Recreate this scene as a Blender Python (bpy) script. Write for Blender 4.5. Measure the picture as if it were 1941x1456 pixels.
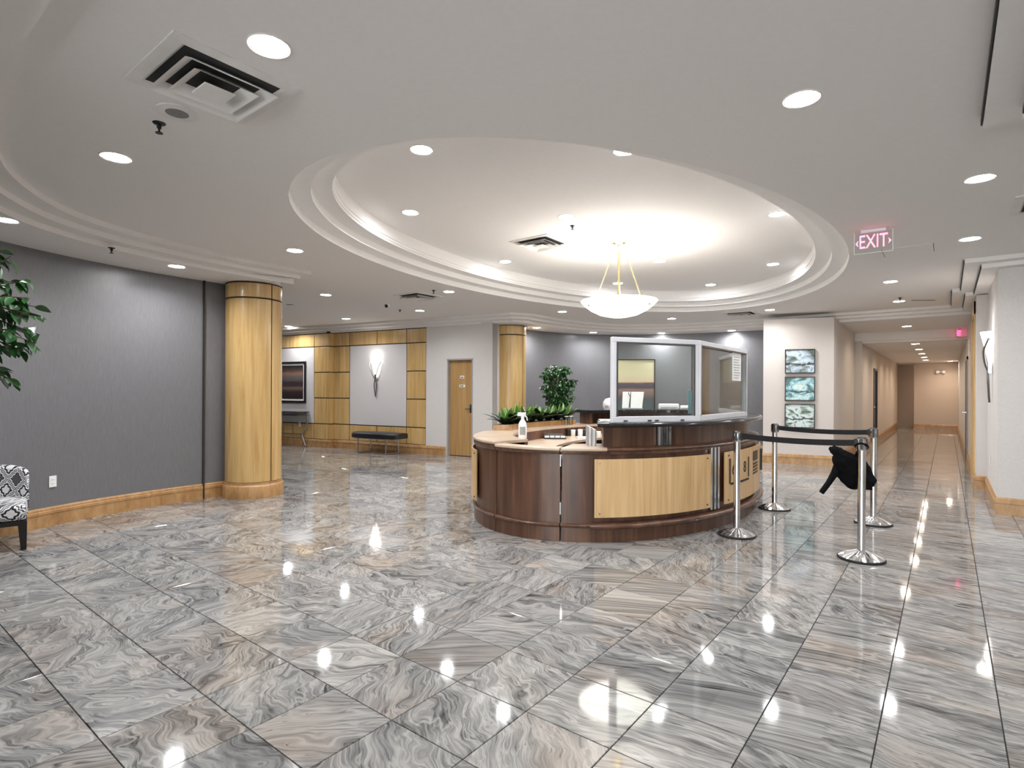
import bpy, bmesh, math, random
from math import pi, sin, cos, radians, sqrt, atan2
from mathutils import Vector, Matrix
random.seed(7)
for o in list(bpy.data.objects): bpy.data.objects.remove(o)
scn = bpy.context.scene
C = scn.collection
PI = pi

# ------------------------------------------------------------------ camera, world, exposure
cam_d = bpy.data.cameras.new('camera'); cam = bpy.data.objects.new('camera', cam_d); C.objects.link(cam)
cam_d.sensor_fit = 'HORIZONTAL'; cam_d.sensor_width = 36.0
cam_d.lens = 36.0 * 1058.0 / 1941.0
cam_d.shift_y = 13.0 / 1941.0
cam_d.clip_start = 0.05; cam_d.clip_end = 100
cam.matrix_world = Matrix.Translation((0, 0, 1.4)) @ Matrix.Rotation(radians(37.9), 4, 'Z') @ Matrix.Rotation(radians(90), 4, 'X') @ Matrix.Rotation(radians(0.26), 4, 'Z')
scn.camera = cam
w = bpy.data.worlds.new('world'); scn.world = w; w.use_nodes = True
w.node_tree.nodes['Background'].inputs[0].default_value = (0.97, 0.98, 1.0, 1)
w.node_tree.nodes['Background'].inputs[1].default_value = 4.0
w.cycles.sampling_method = 'NONE'
scn.view_settings.view_transform = 'Standard'; scn.view_settings.look = 'None'
scn.view_settings.exposure = 1.32; scn.view_settings.gamma = 1.0; scn.view_settings.use_curve_mapping = False
scn.cycles.max_bounces = 6; scn.cycles.diffuse_bounces = 4; scn.cycles.glossy_bounces = 4; scn.cycles.transmission_bounces = 4
scn.cycles.transparent_max_bounces = 8; scn.cycles.use_adaptive_sampling = True; scn.cycles.adaptive_threshold = 0.05; scn.cycles.sample_clamp_indirect = 8.0
scn.cycles.caustics_reflective = False; scn.cycles.caustics_refractive = False
LAMP = 40.0             # radiance of a downlight lens
LAMP_W = 6.4            # watts of the lamp behind it, thrown downwards by its reflector
ZM, ZO, ZS = 2.94, 3.28, 2.79   # main ceiling, oval recess, lowest soffit

# ------------------------------------------------------------------ node helpers and materials
M = {}
class NT:
    def __init__(s, name):
        s.m = bpy.data.materials.new(name); s.m.use_nodes = True; s.t = s.m.node_tree
        s.b = s.t.nodes['Principled BSDF']; M[name] = s.m
    def n(s, kind, **kw):
        nd = s.t.nodes.new('ShaderNode' + kind)
        for k, v in kw.items(): setattr(nd, k, v)
        return nd
    def l(s, a, b): s.t.links.new(a, b)
    def val(s, sock, x):
        if hasattr(x, 'is_output'): s.l(x, sock)
        else: sock.default_value = x
    def math(s, op, a, b=0.0, c=None):
        nd = s.n('Math', operation=op); s.val(nd.inputs[0], a); s.val(nd.inputs[1], b)
        if c is not None: s.val(nd.inputs[2], c)
        return nd.outputs[0]
    def vmath(s, op, a, b=(0, 0, 0)):
        nd = s.n('VectorMath', operation=op); s.val(nd.inputs[0], a); s.val(nd.inputs[1], b); return nd.outputs[0]
    def scale(s, a, f):
        nd = s.n('VectorMath', operation='SCALE'); s.val(nd.inputs[0], a); s.val(nd.inputs[3], f); return nd.outputs[0]
    def noise(s, vec, scale=5, detail=4, rough=0.5, dist=0.0, out='Fac'):
        nd = s.n('TexNoise'); s.l(vec, nd.inputs['Vector']); nd.inputs['Scale'].default_value = scale
        nd.inputs['Detail'].default_value = detail; nd.inputs['Roughness'].default_value = rough; nd.inputs['Distortion'].default_value = dist
        return nd.outputs[out]
    def ramp(s, fac, stops, interp='LINEAR'):
        nd = s.n('ValToRGB'); s.l(fac, nd.inputs[0]); r = nd.color_ramp; r.interpolation = interp
        while len(r.elements) > 1: r.elements.remove(r.elements[-1])
        r.elements[0].position = stops[0][0]; r.elements[0].color = (*stops[0][1], 1)
        for p, c in stops[1:]:
            e = r.elements.new(p); e.color = (*c, 1)
        return nd.outputs[0]
    def mix(s, fac, a, b, bl='MIX'):
        nd = s.n('MixRGB', blend_type=bl); s.val(nd.inputs[0], fac)
        for i, x in ((1, a), (2, b)):
            if hasattr(x, 'is_output'): s.l(x, nd.inputs[i])
            else: nd.inputs[i].default_value = (*x, 1)
        return nd.outputs[0]
    def sep(s, vec):
        nd = s.n('SeparateXYZ'); s.l(vec, nd.inputs[0]); return nd.outputs
    def comb(s, x, y, z):
        nd = s.n('CombineXYZ')
        for i, a in enumerate((x, y, z)): s.val(nd.inputs[i], a)
        return nd.outputs[0]
    def bump(s, h, strength=0.2, dist=0.01):
        nd = s.n('Bump'); s.l(h, nd.inputs['Height']); nd.inputs['Strength'].default_value = strength; nd.inputs['Distance'].default_value = dist
        s.l(nd.outputs[0], s.b.inputs['Normal'])
    def obj(s): return s.n('TexCoord').outputs['Object']
    def gen(s): return s.n('TexCoord').outputs['Generated']
    def rnd(s): return s.n('ObjectInfo').outputs['Random']
    def set(s, rough=0.5, metal=0.0, color=None, spec=None):
        s.b.inputs['Roughness'].default_value = rough; s.b.inputs['Metallic'].default_value = metal
        if color is not None:
            if hasattr(color, 'is_output'): s.l(color, s.b.inputs['Base Color'])
            else: s.b.inputs['Base Color'].default_value = (*color, 1)
        if spec is not None: s.b.inputs['Specular IOR Level'].default_value = spec
        return s.m

def plain(name, col, rough=0.5, metal=0.0, var=0.06, scale=6.0, spec=None):
    t = NT(name); f = t.noise(t.obj(), scale, 3)
    a = tuple(max(0, c * (1 - var)) for c in col); b = tuple(min(1, c * (1 + var)) for c in col)
    t.set(rough, metal, t.ramp(f, [(0.3, a), (0.7, b)]), spec); return t.m

def wood(name, dark, mid, light, rough=0.35, sx=14.0, sz=0.7, coat=0.0):
    t = NT(name); o = t.obj(); r = t.scale(t.comb(t.rnd(), t.rnd(), t.rnd()), 37.0)
    p = t.vmath('MULTIPLY', t.vmath('ADD', o, r), (sx, sx, sz))
    f = t.noise(p, 1.0, 6, 0.62, 0.6)
    p2 = t.vmath('MULTIPLY', t.vmath('ADD', o, r), (2.2, 2.2, 0.35))
    g = t.noise(p2, 1.0, 2, 0.5, 0.8)
    k = t.math('ADD', t.math('MULTIPLY', f, 0.72), t.math('MULTIPLY', g, 0.28))
    c = t.ramp(k, [(0.34, dark), (0.5, mid), (0.66, light)])
    t.set(rough, 0, c); t.bump(f, 0.05, 0.003)
    if coat: t.b.inputs['Coat Weight'].default_value = coat; t.b.inputs['Coat Roughness'].default_value = 0.15
    return t.m

def fabric_wall(name, col, var=0.1, rough=0.85, vertical=True):
    t = NT(name); o = t.obj()
    f1 = t.noise(t.vmath('MULTIPLY', o, (160, 160, 9) if vertical else (90, 90, 90)), 1.0, 2, 0.6)
    f2 = t.noise(o, 190.0, 2, 0.6)
    k = t.math('ADD', t.math('MULTIPLY', f1, 0.55), t.math('MULTIPLY', f2, 0.45))
    a = tuple(c * (1 - var) for c in col); b = tuple(c * (1 + var) for c in col)
    t.set(rough, 0, t.ramp(k, [(0.36, a), (0.64, b)])); t.bump(k, 0.15, 0.002); return t.m

def emit(name, col, strength):
    t = NT(name); f = t.noise(t.obj(), 3.0, 1)
    t.set(0.4, 0, t.ramp(f, [(0.2, (0.85, 0.85, 0.85)), (0.8, (0.9, 0.9, 0.9))]))
    t.b.inputs['Emission Color'].default_value = (*col, 1); t.b.inputs['Emission Strength'].default_value = strength
    return t.m

plain('oval_paint_lit', (0.90, 0.885, 0.872), 0.9, 0, 0.01, 30)  # ceiling paint whitened in the oval, standing in for brighter light there
plain('ceiling_paint', (0.80, 0.772, 0.752), 0.9, 0, 0.012, 30)
fabric_wall('grey_fabric', (0.160, 0.160, 0.170), 0.14, 0.31)
fabric_wall('beige_paper', (0.60, 0.555, 0.52), 0.06, 0.85, False)
fabric_wall('panel_fabric', (0.60, 0.575, 0.575), 0.05, 0.85, False)
fabric_wall('corridor_paper', (0.58, 0.49, 0.42), 0.07, 0.85, False)
fabric_wall('pale_paper', (0.63, 0.60, 0.58), 0.06, 0.85, False)
wood('oak', (0.43, 0.255, 0.085), (0.56, 0.365, 0.145), (0.66, 0.455, 0.205), 0.35, 16, 0.8, 0.25)
wood('oak_trim', (0.30, 0.155, 0.06), (0.42, 0.235, 0.095), (0.52, 0.32, 0.15), 0.35, 14, 6.0, 0.2)
wood('door_wood', (0.30, 0.165, 0.06), (0.43, 0.255, 0.10), (0.52, 0.33, 0.145), 0.4, 12, 0.35, 0.1)
wood('walnut', (0.042, 0.018, 0.010), (0.095, 0.042, 0.024), (0.175, 0.088, 0.052), 0.32, 11, 0.6, 0.1)
wood('maple', (0.50, 0.305, 0.135), (0.62, 0.41, 0.20), (0.71, 0.50, 0.27), 0.38, 20, 0.9, 0.1)
wood('laminate', (0.42, 0.31, 0.22), (0.50, 0.385, 0.285), (0.57, 0.46, 0.36), 0.3, 3, 3, 0.2)
plain('dark_joint', (0.03, 0.022, 0.016), 0.8)
plain('grout', (0.035, 0.033, 0.031), 0.85)
plain('chrome', (0.72, 0.72, 0.73), 0.13, 1.0, 0.03)
plain('steel', (0.52, 0.52, 0.53), 0.28, 1.0, 0.05)
plain('dark_metal', (0.20, 0.20, 0.20), 0.35, 1.0, 0.05)
plain('brass', (0.66, 0.56, 0.30), 0.25, 1.0, 0.05)
plain('aluminium', (0.80, 0.81, 0.86), 0.4, 0.25, 0.03)
plain('black_plastic', (0.010, 0.010, 0.011), 0.45)
plain('black_rubber', (0.012, 0.012, 0.012), 0.7)
plain('black_webbing', (0.008, 0.008, 0.009), 0.85)
plain('black_leather', (0.012, 0.012, 0.014), 0.33, 0, 0.2, 40)
plain('black_cloth', (0.005, 0.005, 0.006), 0.9, 0, 0.3, 25, 0.1)
plain('black_lacquer', (0.010, 0.009, 0.009), 0.3)
plain('black_stone', (0.014, 0.014, 0.016), 0.12, 0, 0.4, 60)
plain('white_plastic', (0.80, 0.80, 0.80), 0.4)
plain('white_paper', (0.85, 0.85, 0.84), 0.7)
plain('vent_paint', (0.74, 0.715, 0.69), 0.6)
plain('vent_dark', (0.022, 0.022, 0.022), 0.8)
plain('grey_plastic', (0.35, 0.35, 0.35), 0.5)
plain('speaker_mesh', (0.22, 0.215, 0.21), 0.7, 0, 0.2, 80)
plain('dark_door', (0.055, 0.035, 0.022), 0.45)
plain('teal_card', (0.28, 0.55, 0.62), 0.6)
plain('soil', (0.05, 0.032, 0.02), 0.95, 0, 0.4, 40)
plain('bark', (0.10, 0.065, 0.04), 0.85, 0, 0.3, 20)
plain('terracotta', (0.12, 0.075, 0.05), 0.6, 0, 0.2, 10)
plain('ink', (0.015, 0.015, 0.015), 0.6)
plain('brown_ink', (0.075, 0.045, 0.02), 0.6)
emit('lamp_cool', (0.985, 0.988, 1.0), LAMP)
emit('lamp_warm', (1.0, 0.82, 0.64), LAMP * 0.85)
emit('bowl_glow', (1.0, 0.95, 0.86), 3.5)
emit('sconce_glow', (1.0, 0.95, 0.87), 2.6)
emit('exit_red', (1.0, 0.06, 0.20), 1.6)
emit('exit_red_edge', (1.0, 0.30, 0.45), 1.3)

def leafmat(name, d, l):
    t = NT(name); f = t.noise(t.obj(), 9.0, 2)
    t.set(0.35, 0, t.ramp(f, [(0.3, d), (0.7, l)])); return t.m
leafmat('leaf_ficus', (0.010, 0.045, 0.012), (0.035, 0.13, 0.03))
leafmat('leaf_dark', (0.006, 0.020, 0.009), (0.018, 0.055, 0.02))
leafmat('leaf_bright', (0.06, 0.18, 0.02), (0.20, 0.36, 0.06))

def glassmat(name, tint, alpha):
    t = NT(name); nodes = t.t.nodes; out = nodes['Material Output']
    tr = t.n('BsdfTransparent'); tr.inputs[0].default_value = (*tint, 1)
    gl = t.n('BsdfGlossy'); gl.inputs['Roughness'].default_value = 0.01; gl.inputs[0].default_value = (1, 1, 1, 1)
    fr = t.n('Fresnel'); fr.inputs[0].default_value = 1.45
    k = t.math('ADD', t.math('MULTIPLY', t.noise(t.obj(), 1.0, 1), 0.01), t.math('MULTIPLY', fr.outputs[0], alpha))
    mx = t.n('MixShader'); t.l(k, mx.inputs[0]); t.l(tr.outputs[0], mx.inputs[1]); t.l(gl.outputs[0], mx.inputs[2])
    t.l(mx.outputs[0], out.inputs[0]); return t.m
glassmat('pane_glass', (0.93, 0.95, 0.94), 0.8)
glassmat('clear_plate', (0.97, 0.975, 0.975), 0.5)

# polished swirling gneiss, one cut per tile: the tile index picks offset, turn and tone
TX0, TPX, TY0, TPY = -0.218, 0.409, 0.752, 0.4045
def granite():
    t = NT('granite'); pos = t.n('NewGeometry').outputs['Position']; x, y, z = t.sep(pos)
    ix = t.math('FLOOR', t.math('DIVIDE', t.math('SUBTRACT', x, TX0), TPX))
    iy = t.math('FLOOR', t.math('DIVIDE', t.math('SUBTRACT', y, TY0), TPY))
    wn = t.n('TexWhiteNoise', noise_dimensions='2D'); t.l(t.comb(ix, iy, 0), wn.inputs['Vector'])
    rc = t.sep(wn.outputs['Color'])
    # slabs by the corridor are cut along the grain; those in the lobby are turned more freely
    mr = t.n('MapRange'); t.l(x, mr.inputs[0]); mr.inputs[1].default_value = -0.4; mr.inputs[2].default_value = -3.0; mr.inputs[3].default_value = 0.35; mr.inputs[4].default_value = 2.6
    ang = t.math('ADD', t.math('MULTIPLY', t.math('SUBTRACT', rc[0], 0.5), mr.outputs[0]), 0.10)
    vr = t.n('VectorRotate', rotation_type='Z_AXIS'); t.l(t.comb(x, y, 0), vr.inputs['Vector']); t.l(ang, vr.inputs['Angle'])
    p = t.vmath('ADD', vr.outputs[0], t.scale(wn.outputs['Color'], 23.0))
    mw = t.n('MapRange'); t.l(x, mw.inputs[0]); mw.inputs[1].default_value = -0.4; mw.inputs[2].default_value = -2.6; mw.inputs[3].default_value = 0.10; mw.inputs[4].default_value = 0.42
    warp = t.vmath('SUBTRACT', t.noise(p, 3.6, 2, 0.5, 0.3, out='Color'), (0.5, 0.5, 0.5))
    nd = t.n('VectorMath', operation='SCALE'); t.l(warp, nd.inputs[0]); t.l(mw.outputs[0], nd.inputs[3])
    q = t.vmath('ADD', p, nd.outputs[0])
    q1 = t.vmath('MULTIPLY', q, (3.0, 15.0, 1.0))
    bands = t.noise(q1, 1.0, 5, 0.66)
    q2 = t.vmath('MULTIPLY', q, (7.0, 78.0, 1.0))
    fine = t.noise(q2, 1.0, 3, 0.6)
    big = t.noise(q, 1.7, 2, 0.5)
    k = t.math('ADD', t.math('ADD', t.math('MULTIPLY', bands, 0.56), t.math('MULTIPLY', fine, 0.44)), t.math('MULTIPLY', t.math('SUBTRACT', big, 0.5), 0.26))
    col = t.ramp(k, [(0.33, (0.045, 0.045, 0.046)), (0.40, (0.17, 0.169, 0.168)), (0.46, (0.29, 0.288, 0.286)), (0.52, (0.39, 0.384, 0.376)), (0.58, (0.51, 0.498, 0.48)), (0.66, (0.64, 0.62, 0.59))])
    ve = t.math('ABSOLUTE', t.math('SUBTRACT', t.noise(t.vmath('MULTIPLY', q, (2.2, 9.0, 1.0)), 1.0, 3, 0.6), 0.5))
    col = t.mix(t.ramp(ve, [(0.0, (0.75, 0.75, 0.75)), (0.016, (0.35, 0.35, 0.35)), (0.03, (0, 0, 0))]), col, (0.62, 0.605, 0.58))
    sk_ = t.noise(t.vmath('MULTIPLY', q, (28.0, 90.0, 1.0)), 1.0, 2, 0.6)
    speck = t.math('MULTIPLY', t.ramp(sk_, [(0.27, (1, 1, 1)), (0.34, (0, 0, 0))]), t.ramp(big, [(0.45, (0, 0, 0)), (0.6, (1, 1, 1))]))
    col = t.mix(t.math('MULTIPLY', speck, 0.8), col, (0.03, 0.03, 0.03))
    warm = t.ramp(t.noise(q, 1.3, 2), [(0.52, (1, 1, 1)), (0.70, (1.0, 0.87, 0.78))])
    col = t.mix(0.8, col, warm, 'MULTIPLY')
    tone = t.ramp(rc[2], [(0.0, (0.54, 0.545, 0.552)), (0.5, (0.64, 0.64, 0.64)), (1.0, (0.72, 0.712, 0.70))])
    col = t.mix(1.0, col, tone, 'MULTIPLY')
    t.set(0.055, 0, col, 0.5); t.bump(fine, 0.012, 0.001)
    return t.m
granite()

def chair_fabric():
    t = NT('quatrefoil_fabric'); x, y, z = t.sep(t.obj())
    a = t.math('ADD', x, y); b = t.math('ADD', z, t.math('MULTIPLY', x, 0.25)); s = 5.0
    wob = t.math('MULTIPLY', t.math('SINE', t.math('MULTIPLY', t.math('SUBTRACT', a, b), 120.0)), 0.028)
    wob2 = t.math('MULTIPLY', t.math('SINE', t.math('MULTIPLY', t.math('ADD', a, b), 120.0)), 0.028)
    u = t.math('ADD', t.math('MULTIPLY', t.math('ADD', a, b), s), wob); v = t.math('ADD', t.math('MULTIPLY', t.math('SUBTRACT', a, b), s), wob2)
    fu = t.math('ABSOLUTE', t.math('SUBTRACT', t.math('FRACT', u), 0.5)); fv = t.math('ABSOLUTE', t.math('SUBTRACT', t.math('FRACT', v), 0.5))
    m = t.math('MAXIMUM', fu, fv)
    par = t.math('MODULO', t.math('ABSOLUTE', t.math('ADD', t.math('FLOOR', u), t.math('FLOOR', v))), 2.0)
    W, K = (0.72, 0.72, 0.74), (0.012, 0.012, 0.014)
    c1 = t.ramp(m, [(0.0, W), (0.22, K), (0.33, W), (0.42, K), (0.47, W)], 'CONSTANT')
    c2 = t.ramp(m, [(0.0, (0.085, 0.085, 0.09)), (0.27, K), (0.33, W), (0.42, K), (0.47, W)], 'CONSTANT')
    t.set(0.8, 0, t.mix(par, c1, c2)); return t.m
chair_fabric()

def painting(name, stops, noise_amt=0.06, nscale=(3, 3, 14)):
    t = NT(name); g = t.gen(); x, y, z = t.sep(g)
    f = t.noise(t.vmath('MULTIPLY', g, nscale), 1.0, 4)
    k = t.math('ADD', z, t.math('MULTIPLY', t.math('SUBTRACT', f, 0.5), noise_amt * 2))
    t.set(0.35, 0, t.ramp(k, stops)); return t.m
painting('art_dusk', [(0.0, (0.02, 0.012, 0.012)), (0.2, (0.035, 0.022, 0.024)), (0.27, (0.10, 0.06, 0.05)), (0.32, (0.16, 0.11, 0.09)), (0.38, (0.05, 0.03, 0.032)), (0.5, (0.045, 0.028, 0.03)), (0.56, (0.10, 0.085, 0.09)), (0.68, (0.13, 0.11, 0.11)), (0.76, (0.26, 0.14, 0.08)), (0.84, (0.08, 0.055, 0.05)), (0.97, (0.02, 0.014, 0.014))], 0.05)
painting('art_sea', [(0.0, (0.055, 0.10, 0.095)), (0.22, (0.075, 0.12, 0.115)), (0.34, (0.085, 0.085, 0.095)), (0.45, (0.24, 0.16, 0.13)), (0.50, (0.30, 0.19, 0.15)), (0.535, (0.07, 0.055, 0.075)), (0.60, (0.11, 0.085, 0.11)), (0.615, (0.22, 0.05, 0.045)), (0.63, (0.62, 0.53, 0.34)), (0.75, (0.66, 0.60, 0.38)), (1.0, (0.62, 0.58, 0.36))], 0.018, (4, 4, 20))
def abstract(name, cols, seed):
    t = NT(name); g = t.gen(); p = t.vmath('ADD', g, (seed * 3.1, seed * 1.7, seed * 2.3))
    f = t.noise(t.vmath('MULTIPLY', p, (2.2, 2.2, 3.0)), 1.0, 5, 0.55, 1.2)
    hz = t.sep(g)[2]
    d = t.math('ABSOLUTE', t.math('SUBTRACT', t.math('ADD', hz, t.math('MULTIPLY', t.math('SUBTRACT', t.noise(p, 5, 4), 0.5), 0.3)), 0.36))
    col = t.ramp(f, [(0.30 + 0.4 * i / (len(cols) - 1), c) for i, c in enumerate(cols)])
    line = t.ramp(d, [(0.0, (0.0, 0.0, 0.0)), (0.03, (0.03, 0.03, 0.03)), (0.05, (1, 1, 1))])
    t.set(0.25, 0, t.mix(1.0, col, line, 'MULTIPLY')); return t.m
abstract('art_green', [(0.03, 0.05, 0.06), (0.10, 0.13, 0.09), (0.36, 0.44, 0.52), (0.60, 0.72, 0.84), (0.16, 0.20, 0.13)], 1)
abstract('art_teal', [(0.015, 0.05, 0.06), (0.03, 0.12, 0.11), (0.22, 0.48, 0.55), (0.62, 0.74, 0.68), (0.16, 0.19, 0.08)], 2)
abstract('art_pale', [(0.01, 0.025, 0.012), (0.06, 0.10, 0.04), (0.55, 0.66, 0.66), (0.62, 0.73, 0.72), (0.03, 0.07, 0.04)], 3)

# ------------------------------------------------------------------ mesh builder
class MB:
    def __init__(s): s.v = []; s.f = []
    def add(s, vs, fs):
        k = len(s.v); s.v += [tuple(p) for p in vs]; s.f += [tuple(i + k for i in f) for f in fs]; return s
    def box(s, a, b, mat=None):
        (x0, y0, z0), (x1, y1, z1) = a, b
        vs = [(x0, y0, z0), (x1, y0, z0), (x1, y1, z0), (x0, y1, z0), (x0, y0, z1), (x1, y0, z1), (x1, y1, z1), (x0, y1, z1)]
        if mat is not None: vs = [mat @ Vector(p) for p in vs]
        return s.add(vs, [(3, 2, 1, 0), (4, 5, 6, 7), (0, 1, 5, 4), (1, 2, 6, 5), (2, 3, 7, 6), (3, 0, 4, 7)])
    def prism(s, poly, z0, z1):
        n = len(poly)
        vs = [(x, y, z0) for x, y in poly] + [(x, y, z1) for x, y in poly]
        return s.add(vs, [tuple(range(n))[::-1], tuple(range(n, 2 * n))] + [(i, (i + 1) % n, (i + 1) % n + n, i + n) for i in range(n)])
    def tube(s, pts, r, n=10, caps=True, closed=False):
        pts = [Vector(p) for p in pts]; m = len(pts); rs = r if isinstance(r, (list, tuple)) else [r] * m
        up = None; vs = []
        for i, p in enumerate(pts):
            if closed: d = pts[(i + 1) % m] - pts[i - 1]
            else: d = pts[min(i + 1, m - 1)] - pts[max(i - 1, 0)]
            d.normalize()
            if up is None: up = Vector((0, 0, 1)) if abs(d.z) < 0.9 else Vector((1, 0, 0))
            a = d.cross(up)
            if a.length < 1e-5: a = d.cross(Vector((0, 1, 0)))
            a.normalize(); b = a.cross(d); b.normalize(); up = b
            vs += [p + (a * cos(2 * pi * k / n) + b * sin(2 * pi * k / n)) * rs[i] for k in range(n)]
        fs = []
        for i in range(m if closed else m - 1):
            for k in range(n):
                j = (i + 1) % m; fs.append((i * n + k, i * n + (k + 1) % n, j * n + (k + 1) % n, j * n + k))
        if caps and not closed: fs += [tuple(range(n))[::-1], tuple(range((m - 1) * n, m * n))]
        return s.add(vs, fs)
    def lathe(s, prof, n=32, c=(0, 0, 0), sx=1.0, sy=1.0, a0=0.0, a1=2 * pi):
        full = abs(a1 - a0 - 2 * pi) < 1e-6; m = n if full else n + 1; vs = []; fs = []
        for r, z in prof:
            for k in range(m):
                a = a0 + (a1 - a0) * k / n
                vs.append((c[0] + r * cos(a) * sx, c[1] + r * sin(a) * sy, c[2] + z))
        for i in range(len(prof) - 1):
            for k in range(n):
                k2 = (k + 1) % m; fs.append((i * m + k, i * m + k2, (i + 1) * m + k2, (i + 1) * m + k))
        if full:
            if prof[0][0] > 1e-6: fs.append(tuple(range(m))[::-1])
            if prof[-1][0] > 1e-6: fs.append(tuple(range((len(prof) - 1) * m, len(prof) * m)))
        return s.add(vs, fs)
    def sphere(s, c, r, n=14, m=8, sc=(1, 1, 1)):
        prof = [(max(1e-4, sin(pi * i / m)), -cos(pi * i / m)) for i in range(m + 1)]; k = len(s.v)
        s.lathe(prof, n)
        for i in range(k, len(s.v)):
            p = s.v[i]; s.v[i] = (c[0] + p[0] * r * sc[0], c[1] + p[1] * r * sc[1], c[2] + p[2] * r * sc[2])
        return s
    def sweep(s, prof, path, closed=False):
        # prof: (offset to the left of travel, z); path: xy points; mitred
        nrm = offset_normals(path, closed); m = len(prof); n = len(path); vs = []
        for (x, y), (nx, ny) in zip(path, nrm):
            vs += [(x + nx * o, y + ny * o, z) for o, z in prof]
        fs = []
        for i in range(n if closed else n - 1):
            for k in range(m):
                j = (i + 1) % n; k2 = (k + 1) % m; fs.append((i * m + k, j * m + k, j * m + k2, i * m + k2))
        if not closed: fs += [tuple(range(m)), tuple(range((n - 1) * m, n * m))[::-1]]
        return s.add(vs, fs)
    def xf(s, mat, k=0):
        for i in range(k, len(s.v)): s.v[i] = tuple(mat @ Vector(s.v[i]))
        return s
    def mesh(s, name, mat, smooth=False):
        me = bpy.data.meshes.new(name); me.from_pydata(s.v, [], s.f)
        bm = bmesh.new(); bm.from_mesh(me); bmesh.ops.recalc_face_normals(bm, faces=bm.faces[:]); bm.to_mesh(me); bm.free()
        for mm in (mat if isinstance(mat, (list, tuple)) else [mat]): me.materials.append(M[mm])
        if smooth: me.shade_smooth(); 
        return me
    def build(s, name, mat, parent=None, smooth=False, bevel=0.0, world=True, angle=40):
        # vertices are in world space when world is True, else already in the parent's own space
        if parent is not None and world:
            L = root_loc(parent); s.v = [(p[0] - L.x, p[1] - L.y, p[2] - L.z) for p in s.v]
        me = s.mesh(name, mat, smooth); o = bpy.data.objects.new(name, me); C.objects.link(o)
        if parent is not None: o.parent = parent
        if smooth:
            try: me.set_sharp_from_angle(angle=radians(angle))
            except Exception: pass
        if bevel:
            b = o.modifiers.new('bevel', 'BEVEL'); b.width = bevel; b.segments = 2; b.limit_method = 'ANGLE'
        return o
def root_loc(o):
    L = Vector((0, 0, 0))
    while o is not None: L = L + o.location; o = o.parent
    return L
def offset_normals(path, closed=False):
    n = len(path); out = []
    for i in range(n):
        p = Vector(path[i]).to_2d()
        a = Vector(path[i - 1]).to_2d() if (i > 0 or closed) else None
        b = Vector(path[(i + 1) % n]).to_2d() if (i < n - 1 or closed) else None
        ds = []
        if a is not None: d = (p - a).normalized(); ds.append(Vector((-d.y, d.x)))
        if b is not None: d = (b - p).normalized(); ds.append(Vector((-d.y, d.x)))
        if len(ds) == 1: out.append((ds[0].x, ds[0].y)); continue
        m = (ds[0] + ds[1]).normalized(); k = 1 / max(0.3, m.dot(ds[0])); out.append((m.x * k, m.y * k))
    return out
def offset(path, d):
    return [(x + nx * d, y + ny * d) for (x, y), (nx, ny) in zip(path, offset_normals(path))]
def spline(pts, sub=6):
    out = []
    P = [Vector(p) for p in pts]
    for i in range(len(P) - 1):
        p0 = P[max(i - 1, 0)]; p1 = P[i]; p2 = P[i + 1]; p3 = P[min(i + 2, len(P) - 1)]
        for k in range(sub):
            t = k / sub
            q = 0.5 * ((2 * p1) + (p2 - p0) * t + (2 * p0 - 5 * p1 + 4 * p2 - p3) * t * t + (3 * p1 - p0 - 3 * p2 + p3) * t ** 3)
            out.append(tuple(q))
    out.append(tuple(P[-1])); return out

def thing(name, label, cat, loc=(0, 0, 0), rz=0.0, group=None):
    o = bpy.data.objects.new(name, None); C.objects.link(o); o.empty_display_size = 0.1
    o.location = loc; o.rotation_euler = (0, 0, rz); o['label'] = label; o['category'] = cat
    if group: o['group'] = group
    return o
def tag(o, label, cat, group=None):
    o['label'] = label; o['category'] = cat
    if group: o['group'] = group
    return o
def struct(o, label=None):
    o['kind'] = 'structure'
    if label: o['label'] = label
    return o
def dup(root, loc, rz=None, label=None, group=None):
    r = root.copy(); C.objects.link(r); r.location = loc
    if rz is not None: r.rotation_euler = (0, 0, rz)
    if label: r['label'] = label
    if group: r['group'] = group
    for ch in list(root.children):
        c = ch.copy(); C.objects.link(c); c.parent = r
        for g in ch.children:
            d = g.copy(); C.objects.link(d); d.parent = c
    return r
def text_mesh(name, txt, size, mat, parent, mtx, depth=0.002):
    cu = bpy.data.curves.new(name, 'FONT'); cu.body = txt; cu.size = size; cu.extrude = depth; cu.align_x = 'CENTER'; cu.align_y = 'CENTER'
    tmp = bpy.data.objects.new(name + '_tmp', cu); C.objects.link(tmp)
    bpy.context.view_layer.update()
    me = bpy.data.meshes.new_from_object(tmp.evaluated_get(bpy.context.evaluated_depsgraph_get()))
    bpy.data.objects.remove(tmp); bpy.data.curves.remove(cu)
    me.transform(mtx); me.materials.clear(); me.materials.append(M[mat]); me.name = name
    o = bpy.data.objects.new(name, me); C.objects.link(o); o.parent = parent; return o

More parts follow.
